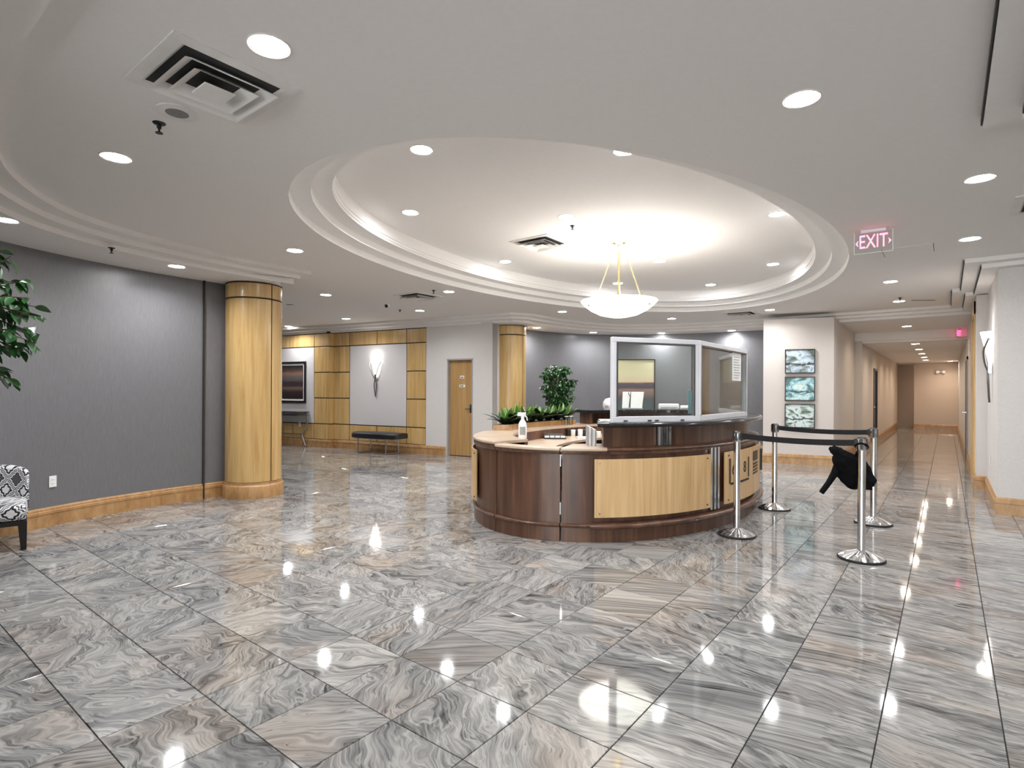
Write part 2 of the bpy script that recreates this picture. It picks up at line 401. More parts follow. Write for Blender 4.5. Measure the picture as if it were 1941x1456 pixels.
# ------------------------------------------------------------------ key plan curves (metres; camera stands at 0,0)
WALL_L = spline([(-7.52, 3.75), (-7.51, 3.3), (-7.49, 2.8), (-7.43, 2.35), (-7.33, 1.92), (-7.17, 1.48), (-7.0, 1.10), (-6.85, 0.65), (-6.68, 0.15), (-6.4, -0.45), (-5.7, -1.2), (-4.6, -1.75), (-3.1, -2.0)], 6)
WALL_B0 = spline([(-7.52, 3.75), (-7.51, 3.3), (-7.49, 2.8), (-7.43, 2.35), (-7.33, 1.92), (-7.15, 1.48), (-6.93, 1.08), (-6.5, 0.72), (-5.95, 0.36), (-5.2, 0.02), (-4.4, -0.22), (-3.3, -0.34), (-3.1, -0.36)], 6)
WALL_B = [(x, 13.02 - y) for x, y in WALL_B0]
WP = Vector((-8.45, 8.62)); WE = Vector((-0.9863, -0.165)); WN = Vector((0.165, -0.9863))   # angled wall: origin, along, towards the room
def wp(s, off=0.0): q = WP + WE * s + WN * off; return (q.x, q.y)
WZ = 2.782
SLIM = 6.4

# ------------------------------------------------------------------ floor
fl = MB().box((-17, -5.2, -0.12), (5.2, 29.5, -0.006)).build('floor', 'grout'); struct(fl, 'polished swirling grey granite tile floor')
g = 0.0022
tm = MB(); b = 0.0015
hx, hy = TPX / 2 - g, TPY / 2 - g
vs = []
for zz, k in ((-0.006, 0), (-b, 0), (0.0, b)):
    vs += [(-hx + k, -hy + k, zz), (hx - k, -hy + k, zz), (hx - k, hy - k, zz), (-hx + k, hy - k, zz)]
fs = [(8, 9, 10, 11)]
for r in (0, 4):
    for i in range(4): fs.append((r + i, r + (i + 1) % 4, r + 4 + (i + 1) % 4, r + 4 + i))
tm.add(vs, fs); tile_me = tm.mesh('floor_tile', 'granite')
th = radians(37.9)
cells = []
for i in range(-42, 14):
    for j in range(-15, 72):
        x = TX0 + (i + 0.5) * TPX; y = TY0 + (j + 0.5) * TPY
        if x < -17 or x > 5 or y < -5 or y > 29: continue
        d = -x * sin(th) + y * cos(th); r = x * cos(th) + y * sin(th)
        vis = d > 1.2 and abs(r / d) < 1.02 and y < 28.4 and 1.4 / d * 1058 < 820
        hid = ((x + 3.3) / 1.25) ** 2 + ((y - 6.6) / 2.05) ** 2 < 1 or (x > 0.6 and y > 8.7) or (y > 12.3 and x < -2.2)
        cells.append((d if vis and not hid else 1e6, x, y))
cells.sort()
for k, (d, x, y) in enumerate(cells[:300]):
    o = bpy.data.objects.new('floor_tile', tile_me); C.objects.link(o); o.location = (x, y, 0); o.parent = fl
rest = MB()
for d, x, y in cells[300:]:
    rest.add([(p[0] + x, p[1] + y, p[2]) for p in vs], fs)
ro = rest.build('floor_tile_field', 'granite', fl); ro['kind'] = 'stuff'

# ------------------------------------------------------------------ ceiling with the oval opening
OC = (-3.29, 6.42); OA, OB = 2.47, 4.27
X0, X1, Y0, Y1 = -17.0, 5.2, -5.2, 13.0
angs = sorted([2 * pi * k / 128 for k in range(128)] + [atan2(cy - OC[1], cx - OC[0]) % (2 * pi) for cx in (X0, X1) for cy in (Y0, Y1)])
mb = MB(); inn = []; outr = []
for a in angs:
    ca, sa = cos(a), sin(a); r = 1 / sqrt((ca / OA) ** 2 + (sa / OB) ** 2)
    inn.append((OC[0] + ca * r, OC[1] + sa * r, ZM))
    t = min(((X1 if ca > 0 else X0) - OC[0]) / ca if abs(ca) > 1e-9 else 1e9, ((Y1 if sa > 0 else Y0) - OC[1]) / sa if abs(sa) > 1e-9 else 1e9)
    outr.append((OC[0] + ca * t, OC[1] + sa * t, ZM))
n = len(angs)
mb.add(inn + outr, [(i, (i + 1) % n, n + (i + 1) % n, n + i) for i in range(n)])
up = MB().box((X0, Y0, ZO + 0.06), (X1, 29.5, ZO + 0.12)); mb.add(up.v, up.f)
ceil = struct(mb.build('ceiling', 'ceiling_paint'), 'pale plaster lobby ceiling with an oval opening')
def ring_part(prof, name, smooth=True):
    m = MB(); N = 128; vs = []; fs = []
    for ins, z in prof:
        for k in range(N):
            a = 2 * pi * k / N; vs.append((OC[0] + (OA - ins) * cos(a), OC[1] + (OB - ins) * sin(a), z))
    for i in range(len(prof) - 1):
        for k in range(N): fs.append((i * N + k, i * N + (k + 1) % N, (i + 1) * N + (k + 1) % N, (i + 1) * N + k))
    return m.add(vs, fs)
z1, z2 = ZM + 0.075, ZM + 0.15
ring_part([(0, ZM), (0, z1), (0.17, z1)], '').build('oval_step', 'oval_paint_lit', ceil, True, angle=30)
ring_part([(0.17, z1), (0.17, z2), (0.34, z2)], '').build('oval_step', 'oval_paint_lit', ceil, True, angle=30)
m = ring_part([(0.34, z2), (0.34, z2 + 0.02), (0.35, z2 + 0.025), (0.35, z2 + 0.05), (0.36, z2 + 0.055), (0.36, z2 + 0.085), (0.345, z2 + 0.09), (0.345, ZO)], '')
m.build('oval_cove', 'oval_paint_lit', ceil, True, angle=30)
m = MB(); N = 128
m.add([(OC[0] + (OA - 0.34) * cos(2 * pi * k / N), OC[1] + (OB - 0.34) * sin(2 * pi * k / N), ZO) for k in range(N)], [tuple(range(N))])
m.build('oval_dome_panel', 'oval_paint_lit', ceil)

# stepped soffits: three receding levels cut along one path each
def soffit(path, close, idx, name_lbl, z_low=ZS):
    for k in range(3):
        p = offset(path, -0.155 * k) if k else list(path)
        z = [ZM - 0.05, ZM - 0.10, z_low][k]
        o = MB().prism(p + close, z, ZM + 0.002 + 0.001 * k).build('trim_%d' % (idx + k), 'ceiling_paint'); struct(o, name_lbl)
def to_right(path): return path
ring_l = spline([(-6.47, 4.09), (-6.47, 3.6), (-6.45, 3.05), (-6.38, 2.5), (-6.22, 1.95), (-5.93, 1.46), (-5.52, 1.12), (-5.0, 0.86), (-4.3, 0.69), (-3.7, 0.62), (-3.3, 0.6)], 5)
near = [(-9.5, 4.09)] + ring_l + [(0.155, 0.6), (0.155, 4.12), (5.2, 4.12)]
soffit(near, [(5.2, -5.2), (-9.5, -5.2)], 1, 'stepped plaster soffit curving above the grey wall')
jog = 3.40
ring_b = [(x, 13.02 - y) for x, y in ring_l][::-1]
far = [wp(SLIM + 2.2, 0.46), wp(jog + 0.6, 0.46), wp(jog - 0.5, 0.36), wp(0.62, 0.34), (-7.72, 8.40)] + [(-7.55, 8.46), (-6.75, 8.62)] + ring_b[::-1][1:] + [(0.06, 12.42), (0.06, 10.53), (0.16, 10.53), (0.16, 8.26), (5.2, 8.26)]
far = far[::-1]
soffit(far, [(-16.9, 6.9), (-16.9, 15.55), (5.2, 15.55)], 4, 'stepped plaster soffit over the desk wall and corridor mouth')
o = MB().box((-2.4, 15.5, 2.55), (1.2, 29.5, 2.62)); o.box((-2.4, 15.46, 2.55), (1.2, 15.52, ZS)); o.box((-2.4, 15.40, 2.61), (1.2, 15.47, ZS + 0.01))
struct(o.build('trim_7', 'ceiling_paint'), 'lower corridor ceiling with a stepped edge')

# ------------------------------------------------------------------ walls
def wall_strip(path, z0, z1, mat, name, thick=0.15, label=None):
    prof = [(0, z0), (0, z1), (thick, z1), (thick, z0)]
    return struct(MB().sweep(prof, path).build(name, mat, None, True, angle=30), label)
BASE = [(0.0, 0.0), (-0.022, 0.0), (-0.022, 0.125), (-0.028, 0.13), (-0.028, 0.155), (-0.017, 0.163), (-0.017, 0.178), (-0.006, 0.195), (0.0, 0.195)]
def baseboard(path, name, right=True, label='oak baseboard moulding'):
    p = path if right else path[::-1]
    return struct(MB().sweep(BASE, p).build(name, 'oak_trim', None, True, angle=25), label)
# travel so the room lies on the right of travel: grey wall from the camera side to the column needs the room on its right
wl = WALL_L[::-1]          # from near the camera round to the column: room is on the right hand
wall_strip(wl, 0, ZS + 0.02, 'grey_fabric', 'wall_left', label='curved charcoal fabric wall beside the oak column')
cut = min(range(len(wl)), key=lambda i: abs(wl[i][1] - 3.235))
baseboard(wl[:cut + 1], 'baseboard_left', True, 'oak baseboard along the curved grey wall')
baseboard(wl[cut:], 'baseboard_left_end', True, 'short oak baseboard piece next to the column')
x, y = wl[cut]
jo = struct(MB().box((x - 0.01, y - 0.018, 0), (x + 0.03, y + 0.0, ZS)).build('trim_8', 'dark_joint'), 'dark vertical reveal in the grey wall')
wb = WALL_B                 # from the far column round to the pillar
wall_strip(wb, 0, ZS + 0.02, 'grey_fabric', 'wall_back', label='curved charcoal fabric wall behind the desk')
baseboard(wb, 'baseboard_back')
# angled wall with the oak panelling and the washroom door
D0, D1, DH = 0.03, -0.63, 2.08
def slab(m, s0, s1, o0, o1, z0, z1):
    a = [wp(s0, o0), wp(s1, o0), wp(s1, o1), wp(s0, o1)]; return m.prism(a, z0, z1)
m = MB(); slab(m, SLIM + 2.2, jog, -0.2, 0.105, 0, ZS + 0.03); slab(m, jog, 0.588, -0.2, -0.015, 0, ZS + 0.03)
wbl = struct(m.build('wall_back_left', 'dark_joint'), 'oak panelled wall with fabric insets')
m = MB(); slab(m, 0.588, D0, -0.2, 0.0, 0, ZS + 0.03); slab(m, D0, D1, -0.2, 0.0, DH, ZS + 0.03); slab(m, D1, -1.10, -0.2, 0.0, 0, ZS + 0.03); m.prism([wp(-1.10, 0.0), wp(-1.10, -0.2), (-7.75, 9.75), (-7.6, 9.75)], 0, ZS + 0.03)
struct(m.build('wall_door_side', 'pale_paper'), 'pale wallpapered wall around the oak door')
JG = 0.011
def panel(s0, s1, z0, z1, off, mat='oak', name='wood_panel', proud=0.015):
    slab(MB(), s0 - JG, s1 + JG, off - 0.02, off + proud - 0.015 + 0.004, z0 + JG, z1 - JG).build(name, mat, wbl, bevel=0.003)
ZH = [0.195, 0.575, 1.205, 1.83, 2.46, WZ]
for s0, s1 in ((jog, 2.858), (1.131, 0.588)):
    for a, b in zip(ZH[:-1], ZH[1:]): panel(s0, s1, a, b, 0.0)
for s0, s1 in ((2.858, 2.0), (2.0, 1.131)):
    panel(s0, s1, ZH[0], ZH[1], 0.0); panel(s0, s1, ZH[4], ZH[5], 0.0)
panel(2.858, 1.131, ZH[1], ZH[4], -0.004, 'panel_fabric', 'fabric_panel')
for a, b in zip(ZH[:-1], ZH[1:]): panel(3.914, jog - 0.0, a, b, 0.12)
sp = [3.914, 4.664, 5.414, 6.164, 6.914, 7.664]
for a, b in zip(sp[1:], sp[:-1]):
    panel(a, b, ZH[0], ZH[1], 0.12); panel(a, b, ZH[4], ZH[5], 0.12)
panel(6.914, 3.914, ZH[1], ZH[4], 0.116, 'panel_fabric', 'fabric_panel')
for a, b in zip(ZH[:-1], ZH[1:]):   # narrow oak return where the panelling steps forward
    slab(MB(), jog - 0.0, jog - 0.014, 0.004, 0.122, a + JG, b - JG).build('wood_panel', 'oak', wbl)
baseboard([wp(SLIM + 2.2, 0.12), wp(jog - 0.014, 0.12), wp(jog - 0.014, 0.0), wp(D0 + 0.03, 0.0)], 'baseboard_back_left')
baseboard([wp(D1 - 0.03, 0.0), wp(-1.10, 0.0), (-7.5, 9.3)], 'baseboard_door_side')
# door
dr = thing('door_1', 'oak washroom door with two small plates set back in a grey frame', 'door', (*wp((D0 + D1) / 2, -0.1), 0)); dr['kind'] = 'structure'; del dr['category']
slab(MB(), D0 - 0.03, D1 + 0.03, -0.12, -0.08, 0.012, DH - 0.03).build('leaf', 'door_wood', dr, bevel=0.002)
m = MB(); slab(m, D0, D0 - 0.03, -0.18, 0.003, 0, DH); slab(m, D1 + 0.03, D1, -0.18, 0.003, 0, DH); slab(m, D0, D1, -0.18, 0.003, DH - 0.03, DH); slab(m, D0, D1, -0.2, -0.17, 0, DH)
m.build('door_frame', 'grey_plastic', dr)
pl = slab(MB(), -0.26, -0.36, -0.08, -0.074, 1.66, 1.72).build('sign_plate', 'white_plastic', dr, bevel=0.002)
slab(MB(), -0.28, -0.34, -0.074, -0.072, 1.672, 1.69).build('lettering', 'ink', pl)
pl = slab(MB(), -0.24, -0.38, -0.08, -0.074, 1.475, 1.525).build('sign_plate', 'white_plastic', dr, bevel=0.002)
for q in (-0.262, -0.292, -0.322): slab(MB(), q, q - 0.022, -0.074, -0.072, 1.488, 1.512).build('lettering', 'ink', pl)
s = -0.53; hd = MB()
a = wp(s, -0.08); b2 = wp(s, -0.03); c2 = wp(s + 0.11, -0.03)
hd.tube([(a[0], a[1], 1.02), (b2[0], b2[1], 1.02), (c2[0], c2[1], 1.015)], 0.011, 8); hd.build('handle', 'dark_metal', dr, True)
slab(MB(), s + 0.028, s - 0.028, -0.082, -0.074, 0.93, 1.11).build('lock_plate', 'dark_metal', dr, bevel=0.002)

# pillar with the three pictures, corridor, right-hand walls
PA, PB = (-2.87, 11.80), (-1.685, 12.09)
m = MB().prism([PA, PB, (-1.72, 15.45), (-1.57, 15.45), (-1.57, 18.05), (-2.1, 18.05), (-2.1, 13.6), (-2.9, 13.6)], 0, ZS + 0.04)
struct(m.build('wall_pillar', 'beige_paper'), 'beige wallpapered pillar beside the corridor')
m = MB().box((-2.1, 19.0, 0), (-1.57, 27.4, ZS + 0.02)); m.box((-2.1, 18.05, 2.02), (-1.57, 19.0, ZS + 0.02)); m.box((-2.1, 18.0, 0), (-1.95, 19.05, 2.1))
struct(m.build('wall_corridor_left', 'corridor_paper'), 'warm beige corridor wall with a dark doorway')
d2 = MB().box((-1.64, 18.05, 0.01), (-1.60, 19.0, 2.02)).build('door_2', 'dark_door'); struct(d2, 'dark corridor door')
m = MB().box((-1.66, 18.0, 0), (-1.555, 18.06, 2.06)); m.box((-1.66, 18.99, 0), (-1.555, 19.05, 2.06)); m.box((-1.66, 18.0, 2.0), (-1.555, 19.05, 2.06)); m.build('door_frame', 'black_lacquer', d2)
MB().tube([(-1.60, 18.15, 1.0), (-1.55, 18.15, 1.0), (-1.55, 18.27, 1.0)], 0.012, 8).build('handle', 'chrome', d2, True)
struct(MB().box((-0.99, 26.6, 0), (1.0, 26.8, ZS)).build('wall_corridor_end', 'corridor_paper'), 'pale end wall of the corridor')
struct(MB().box((-2.6, 28.2, 0), (1.0, 28.4, ZS)).box((-2.6, 27.3, 0), (-2.5, 28.3, ZS)).box((-2.6, 27.3, 0), (-2.0, 27.4, ZS)).box((0.9, 26.7, 0), (1.0, 28.3, ZS)).build('wall_corridor_far', 'corridor_paper'), 'shadowed wall beyond the corridor corner')
m = MB().prism([(5.2, 8.56), (0.466, 8.56), (0.466, 10.6), (0.345, 10.6), (0.345, 11.0), (0.8, 11.0), (0.8, 12.2), (0.345, 12.2), (0.345, 26.7), (5.2, 26.7)], 0, ZS + 0.04)
struct(m.build('wall_right', 'pale_paper'), 'pale wallpapered wall with a corner by the corridor')
m = MB().box((0.40, 11.06, 0.01), (0.44, 12.14, 2.6)); d3 = m.build('door_3', 'door_wood'); struct(d3, 'tall oak door set in the right corridor wall')
m = MB().box((0.325, 10.98, 0), (0.44, 11.06, ZS)); m.box((0.325, 12.14, 0), (0.44, 12.24, ZS)); m.box((0.325, 10.98, 2.6), (0.44, 12.24, ZS)); m.build('door_frame', 'oak', d3)
d4 = MB().box((0.325, 14.6, 0.01), (0.35, 15.5, 2.08)).build('door_4', 'dark_door'); struct(d4, 'dark steel corridor door')
m = MB().box((0.318, 14.52, 0), (0.35, 14.6, 2.14)); m.box((0.318, 15.5, 0), (0.35, 15.58, 2.14)); m.box((0.318, 14.52, 2.08), (0.35, 15.58, 2.14)); m.build('door_frame', 'grey_plastic', d4)
m = MB().tube([(0.325, 14.72, 1.0), (0.27, 14.72, 1.0), (0.27, 14.84, 1.0)], 0.012, 8).build('handle', 'chrome', d4, True)
BB = lambda p, n, l='oak baseboard moulding': baseboard(p, n, True, l)
BB([(-2.9, 13.1), PA, PB, (-1.72, 15.45), (-1.57, 15.45), (-1.57, 18.0)], 'baseboard_pillar')
BB([(-1.57, 19.05), (-1.57, 27.4)], 'baseboard_corridor_left')
BB([(-0.99, 28.2), (-0.99, 26.6), (0.34, 26.6)], 'baseboard_corridor_end')
BB([(0.345, 26.6), (0.345, 15.58)], 'baseboard_corridor_right'); BB([(0.345, 14.52), (0.345, 12.24)], 'baseboard_corridor_door')
BB([(0.345, 10.98), (0.345, 10.6), (0.466, 10.6), (0.466, 8.56), (5.2, 8.56)], 'baseboard_right', 'oak baseboard turning the right wall corner')
# the rest of the lobby, behind and beside the camera
struct(MB().box((5.1, -5.2, 0), (5.3, 8.6, ZM)).build('wall_side', 'beige_paper'))
struct(MB().box((-17.2, -5.2, 0), (-17.0, 9.0, ZM)).build('wall_far_left', 'beige_paper'))
struct(MB().box((-17, -5.4, 0), (-3.0, -5.2, ZM)).build('wall_rear_left', 'beige_paper'))
m = MB().box((-3.0, -5.4, 0), (5.2, -5.2, 0.25)); m.box((-3.0, -5.4, 2.7), (5.2, -5.2, ZM)); m.box((-3.15, -5.4, 0), (-2.95, -0.3, ZM))
struct(m.build('wall_rear', 'beige_paper'))
for k in range(5):   # unseen glazed front, added to let daylight brighten the lobby
    xa = -2.95 + k * 1.62; wn = struct(MB().box((xa + 0.04, -5.31, 0.29), (xa + 1.58, -5.30, 2.66)).build('window_%d' % (k + 1), 'pane_glass'), 'added street front pane letting in fill daylight')
    m = MB().box((xa, -5.36, 0.25), (xa + 0.05, -5.24, 2.7)); m.box((xa + 1.57, -5.36, 0.25), (xa + 1.62, -5.24, 2.7)); m.box((xa, -5.36, 0.25), (xa + 1.62, -5.24, 0.30)); m.box((xa, -5.36, 2.65), (xa + 1.62, -5.24, 2.7))
    m.build('window_frame', 'aluminium', wn)

# ------------------------------------------------------------------ oak columns
def column(cx, cy, label, seam):
    t = thing('column', label, 'column', (cx, cy, 0), 0, 'round oak columns')
    R = 0.345
    MB().lathe([(R + 0.03, 0), (R + 0.03, 0.15), (R + 0.022, 0.165), (R + 0.012, 0.175), (R + 0.012, 0.20), (R - 0.02, 0.205)], 48).build('base', 'oak_trim', t, True, world=False, angle=30)
    MB().lathe([(R - 0.012, 0.2), (R - 0.012, 2.78)], 48).build('core', 'dark_joint', t, True, world=False)
    MB().lathe([(R - 0.02, 2.784), (R - 0.02, ZM)], 48).build('collar', 'ceiling_paint', t, True, world=False)
    gap = radians(1.1); cuts = [seam + radians(x) for x in (0, 120, 240, 360)]
    for z0, z1, nm in ((0.205, 2.575, 'shaft_panel'), (2.59, 2.775, 'cap_panel')):
        for a, b in zip(cuts[:-1], cuts[1:]):
            MB().lathe([(R - 0.015, z0), (R, z0 + 0.004), (R, z1 - 0.004), (R - 0.015, z1)], 18, a0=a + gap, a1=b - gap).build(nm, 'oak', t, True, world=False, angle=30)
    MB().lathe([(R + 0.004, 2.775), (R + 0.004, 2.786)], 48).build('cap_ring', 'dark_joint', t, True, world=False)
    return t
# the seam shows right of centre as seen from the lobby
column(-7.31, 3.77, 'round oak-clad column at the end of the curved grey wall', atan2(-3.77, 7.31) + radians(37))
column(-7.43, 9.47, 'round oak-clad column behind the desk next to the washroom door', atan2(-9.47, 7.43) + radians(52))

# ------------------------------------------------------------------ recessed downlights
def make_light(matname):
    t = thing('downlight', 'x', 'ceiling light')
    MB().lathe([(0.078, -0.001), (0.090, -0.005), (0.094, -0.003), (0.094, 0.0), (0.078, 0.0)], 32).build('trim_ring', 'vent_paint', t, True, world=False)
    MB().lathe([(1e-4, -0.003), (0.078, -0.0025)], 24).build('lens', matname, t, True, world=False)
    ld = bpy.data.lights.new('lamp', 'AREA'); ld.shape = 'DISK'; ld.size = 0.13; ld.spread = radians(150)
    ld.energy = LAMP_W * (1.0 if matname == 'lamp_cool' else 0.85); ld.color = (0.985, 0.988, 1.0) if matname == 'lamp_cool' else (1.0, 0.82, 0.64)
    lo = bpy.data.objects.new('lamp', ld); C.objects.link(lo); lo.parent = t; lo.location = (0, 0, -0.006)
    return t
protos = {}
def light(x, y, z, label, group, kind='lamp_cool'):
    if kind not in protos:
        protos[kind] = t = make_light(kind); t.location = (x, y, z); t['label'] = label; t['group'] = group
    else: dup(protos[kind], (x, y, z), None, label, group)
FL = 'round recessed downlight '
for x, y, lab in [(-2.40, 1.30, 'right beside the large square air vent'), (-0.606, 3.24, 'on the bare ceiling between the oval recess and the slotted soffit'), (-4.36, 1.305, 'beyond the black sprinkler and ceiling speaker'), (0.185, 5.22, 'between the exit sign and the square vent by the slotted soffit'), (0.181, 7.21, 'beside the flush ceiling access panel'), (-5.69, 3.39, 'between the oval recess and the soffit over the grey wall'), (-7.93, 5.27, 'just past the oak column away from the washroom door'), (-6.12, 6.25, 'next to the square vent with a sprinkler at its corner'), (-8.03, 7.41, 'in front of the washroom door wall'),
        (-10.23, 7.30, 'in front of the panelled wall sconce'), (-12.6, 7.35, 'in front of the dusk picture'), (-5.89, 9.14, 'between the oval recess and the oak column by the washroom door'), (-4.58, 11.36, 'in the flat ceiling ahead of the back grey wall'), (-2.62, 11.22, 'between a square vent and the pictured pillar'), (-0.62, 9.34, 'over the walkway past the ceiling access panel'), (-0.637, 11.42, 'beside the dark linear slot before the corridor')]:
    light(x, y, ZM, FL + lab, 'downlights in the flat ceiling')
for x, y in [(-10.2, 5.3), (-12.6, 5.3), (-14.8, 6.2)]: light(x, y, ZM, FL + 'in the passage behind the oak column away from the washroom door', 'downlights in the flat ceiling')
k = (ZO - 1.4) / 1.8
for j, (x, y) in enumerate([(-3.105, 2.873), (-1.907, 3.81), (-4.288, 3.82), (-3.105, 4.889), (-1.359, 6.098), (-4.855, 6.074), (-3.126, 7.327), (-1.936, 8.456), (-3.14, 9.457), (-4.33, 8.42)]):
    light(x * k, y * k, ZO, 'round recessed downlight inside the oval ceiling recess', 'downlights in the oval recess')
for x, y in [(-6.13, 1.06), (-6.87, 2.645)]: light(x, y, ZS, 'recessed downlight in the soffit above the curved grey wall', 'downlights over the left grey wall')
for x, y in [(-7.12, 10.02), (-6.6, 11.6), (-5.36, 12.68), (-3.85, 13.05)]: light(x, y, ZS, 'recessed downlight in the soffit over the grey wall behind the desk', 'downlights over the back grey wall')
light(-0.66, 14.3, ZS, 'recessed downlight at the corridor mouth before the ceiling drops', 'corridor mouth light', 'lamp_warm')
for y in (16.2, 18.3, 20.4, 22.5, 24.4): light(-0.58, y, 2.55, 'warm recessed downlight in the lowered corridor ceiling', 'downlights along the corridor', 'lamp_warm')
light(0.35, 27.5, 2.55, 'added hidden warm downlight brightening the wall past the corridor corner', 'added corridor corner fill light', 'lamp_warm')  # added unseen lamp, spills light onto the wall past the end wall
light(0.10, 25.7, 2.55, 'warm recessed downlight by the corridor end wall', 'corridor end light', 'lamp_warm')
for x, y in [(2.6, 1.6), (2.6, 5.2), (0.9, -2.4), (-1.6, -2.4), (3.0, -2.4)]:
    light(x, y, ZM if y > 4.2 else ZS, 'round recessed downlight near the added street front windows', 'downlights near the street front')

# ------------------------------------------------------------------ pendant bowl lamp
px, py = -3.26, 6.37
t = thing('pendant_lamp', 'frosted glass bowl pendant on brass rods above the reception desk', 'pendant lamp', (px, py, 2.33))
Z = lambda z: z - 2.33
prof = [(1e-4, Z(2.33)), (0.12, Z(2.338)), (0.24, Z(2.366)), (0.35, Z(2.42)), (0.43, Z(2.48)), (0.478, Z(2.532)), (0.472, Z(2.538)), (0.42, Z(2.487)), (0.34, Z(2.43)), (0.23, Z(2.376)), (1e-4, Z(2.342))]
bowl = MB().lathe(prof, 48).build('bowl', 'bowl_glow', t, True, world=False, angle=60)
for k in range(3):
    a = atan2(py, px) + radians(120 * k)
    rx, ry = cos(a), sin(a)
    MB().tube([(rx * 0.06, ry * 0.06, Z(3.20)), (rx * 0.335, ry * 0.335, Z(2.50))], 0.008, 8).build('rod', 'brass', t, True, world=False)
    MB().tube([(rx * 0.03, ry * 0.03, Z(3.245)), (rx * 0.10, ry * 0.10, Z(3.255))], 0.014, 8).build('hook_arm', 'brass', t, True, world=False)
    MB().sphere((rx * 0.418, ry * 0.418, Z(2.464)), 0.016).build('knob', 'brass', t, True, world=False)
MB().tube([(0, 0, Z(3.25)), (0, 0, Z(2.36))], 0.018, 12).build('stem', 'brass', t, True, world=False)
MB().lathe([(1e-4, Z(3.235)), (0.05, Z(3.24)), (0.075, Z(3.265)), (0.075, Z(3.279)), (1e-4, Z(3.279))], 24).build('canopy', 'brass', t, True, world=False)
ld = bpy.data.lights.new('pendant_bulb', 'POINT'); ld.energy = 16; ld.color = (1.0, 0.93, 0.84); ld.shadow_soft_size = 0.07
lo = bpy.data.objects.new('pendant_bulb', ld); C.objects.link(lo); lo.parent = t; lo.location = (0.14, 0.05, Z(2.63))

# ------------------------------------------------------------------ wall sconces
def sconce(name, loc, rz, label):
    # local frame: +y points out from the wall, x along it; z=0 at the lowest tip
    t = thing('wall_sconce', label, 'wall light', loc, rz, 'wall sconces')
    m = MB(); n = 16; rows = [(0.010, 0.42), (0.045, 0.54), (0.085, 0.68), (0.125, 0.81), (0.155, 0.90)]; vs = []
    for r, z in rows:
        for i in range(n + 1):
            a = pi * i / n; vs.append((r * cos(a), 0.012 + 0.72 * r * sin(a), z))
    fs = [(i * (n + 1) + k, i * (n + 1) + k + 1, (i + 1) * (n + 1) + k + 1, (i + 1) * (n + 1) + k) for i in range(len(rows) - 1) for k in range(n)]
    m.add(vs, fs); sh = m.build('glass_shade', 'sconce_glow', t, True, world=False)
    so = sh.modifiers.new('solid', 'SOLIDIFY'); so.thickness = 0.004
    for s in (-1, 1):
        pts = [(s * 0.165, 0.05, 0.80), (s * 0.12, 0.09, 0.66), (s * 0.05, 0.075, 0.50), (0.0, 0.05, 0.41), (-s * 0.03, 0.045, 0.30), (-s * 0.034, 0.04, 0.2), (-s * 0.018, 0.035, 0.08), (0, 0.03, 0.0)]
        pts = [tuple(p) for p in spline([Vector(p) for p in pts], 5)]
        MB().tube(pts, 0.011, 8).build('stem', 'dark_metal', t, True, world=False)
        MB().sphere((s * 0.165, 0.05, 0.80), 0.018).build('finial', 'steel', t, True, world=False)
    MB().box((-0.02, 0.0, 0.36), (0.02, 0.05, 0.52)).build('wall_plate', 'steel', t, bevel=0.004, world=False)
    ld = bpy.data.lights.new('sconce_bulb', 'POINT'); ld.energy = 0.8; ld.color = (1, 0.94, 0.86); ld.shadow_soft_size = 0.05
    lo = bpy.data.objects.new('sconce_bulb', ld); C.objects.link(lo); lo.parent = t; lo.location = (0, 0.09, 0.88)
    return t
ang = atan2(WN.y, WN.x) - pi / 2
sconce('wall_sconce', (*wp(2.01, 0.002), 1.25), ang, 'lit glass cone sconce with crossed metal stems on the oak panelled wall')
sconce('wall_sconce', (0.464, 9.40, 1.28), pi / 2, 'lit glass cone sconce with crossed metal stems on the corner by the corridor')

# ------------------------------------------------------------------ ceiling diffusers and small ceiling fittings
def vent(x, y, z, size, label, rz=0.0):
    t = thing('air_vent', label, 'vent', (x, y, z), rz, 'square ceiling air vents')
    h = size / 2
    def sq(m, a, za, b, zb, th=0.0):
        vs = [(-a, -a, za), (a, -a, za), (a, a, za), (-a, a, za), (-b, -b, zb), (b, -b, zb), (b, b, zb), (-b, b, zb)]
        m.add(vs, [(i, (i + 1) % 4, 4 + (i + 1) % 4, 4 + i) for i in range(4)])
    m = MB(); sq(m, h, 0.0, h, -0.008); sq(m, h, -0.008, h * 0.80, -0.010); sq(m, h * 0.80, -0.010, h * 0.74, 0.0)
    m.build('frame', 'vent_paint', t, world=False)
    MB().box((-h * 0.78, -h * 0.78, -0.003), (h * 0.78, h * 0.78, 0.0)).build('dark_throat', 'vent_dark', t, world=False)
    for a, bq in ((0.74, 0.56), (0.52, 0.34)):
        m = MB(); sq(m, h * a, -0.048, h * bq, -0.010); sq(m, h * bq, -0.010, h * (bq - 0.02), -0.008); sq(m, h * (bq - 0.02), -0.008, h * (a - 0.02), -0.046); sq(m, h * (a - 0.02), -0.046, h * a, -0.048)
        m.build('louvre', 'vent_paint', t, world=False)
    MB().box((-h * 0.25, -h * 0.25, -0.056), (h * 0.25, h * 0.25, -0.046)).build('centre_plate', 'vent_paint', t, bevel=0.004, world=False)
    MB().box((-0.01, -0.01, -0.05), (0.01, 0.01, 0.0)).build('centre_stem', 'vent_dark', t, world=False)
vent(-2.915, 1.29, ZM, 0.60, 'large square ceiling air vent beside the round ceiling speaker')
vent(-4.06, 5.80, ZO, 0.58, 'square air vent inside the oval ceiling recess')
vent(-6.80, 6.23, ZM, 0.58, 'square ceiling air vent with a sprinkler at its corner')
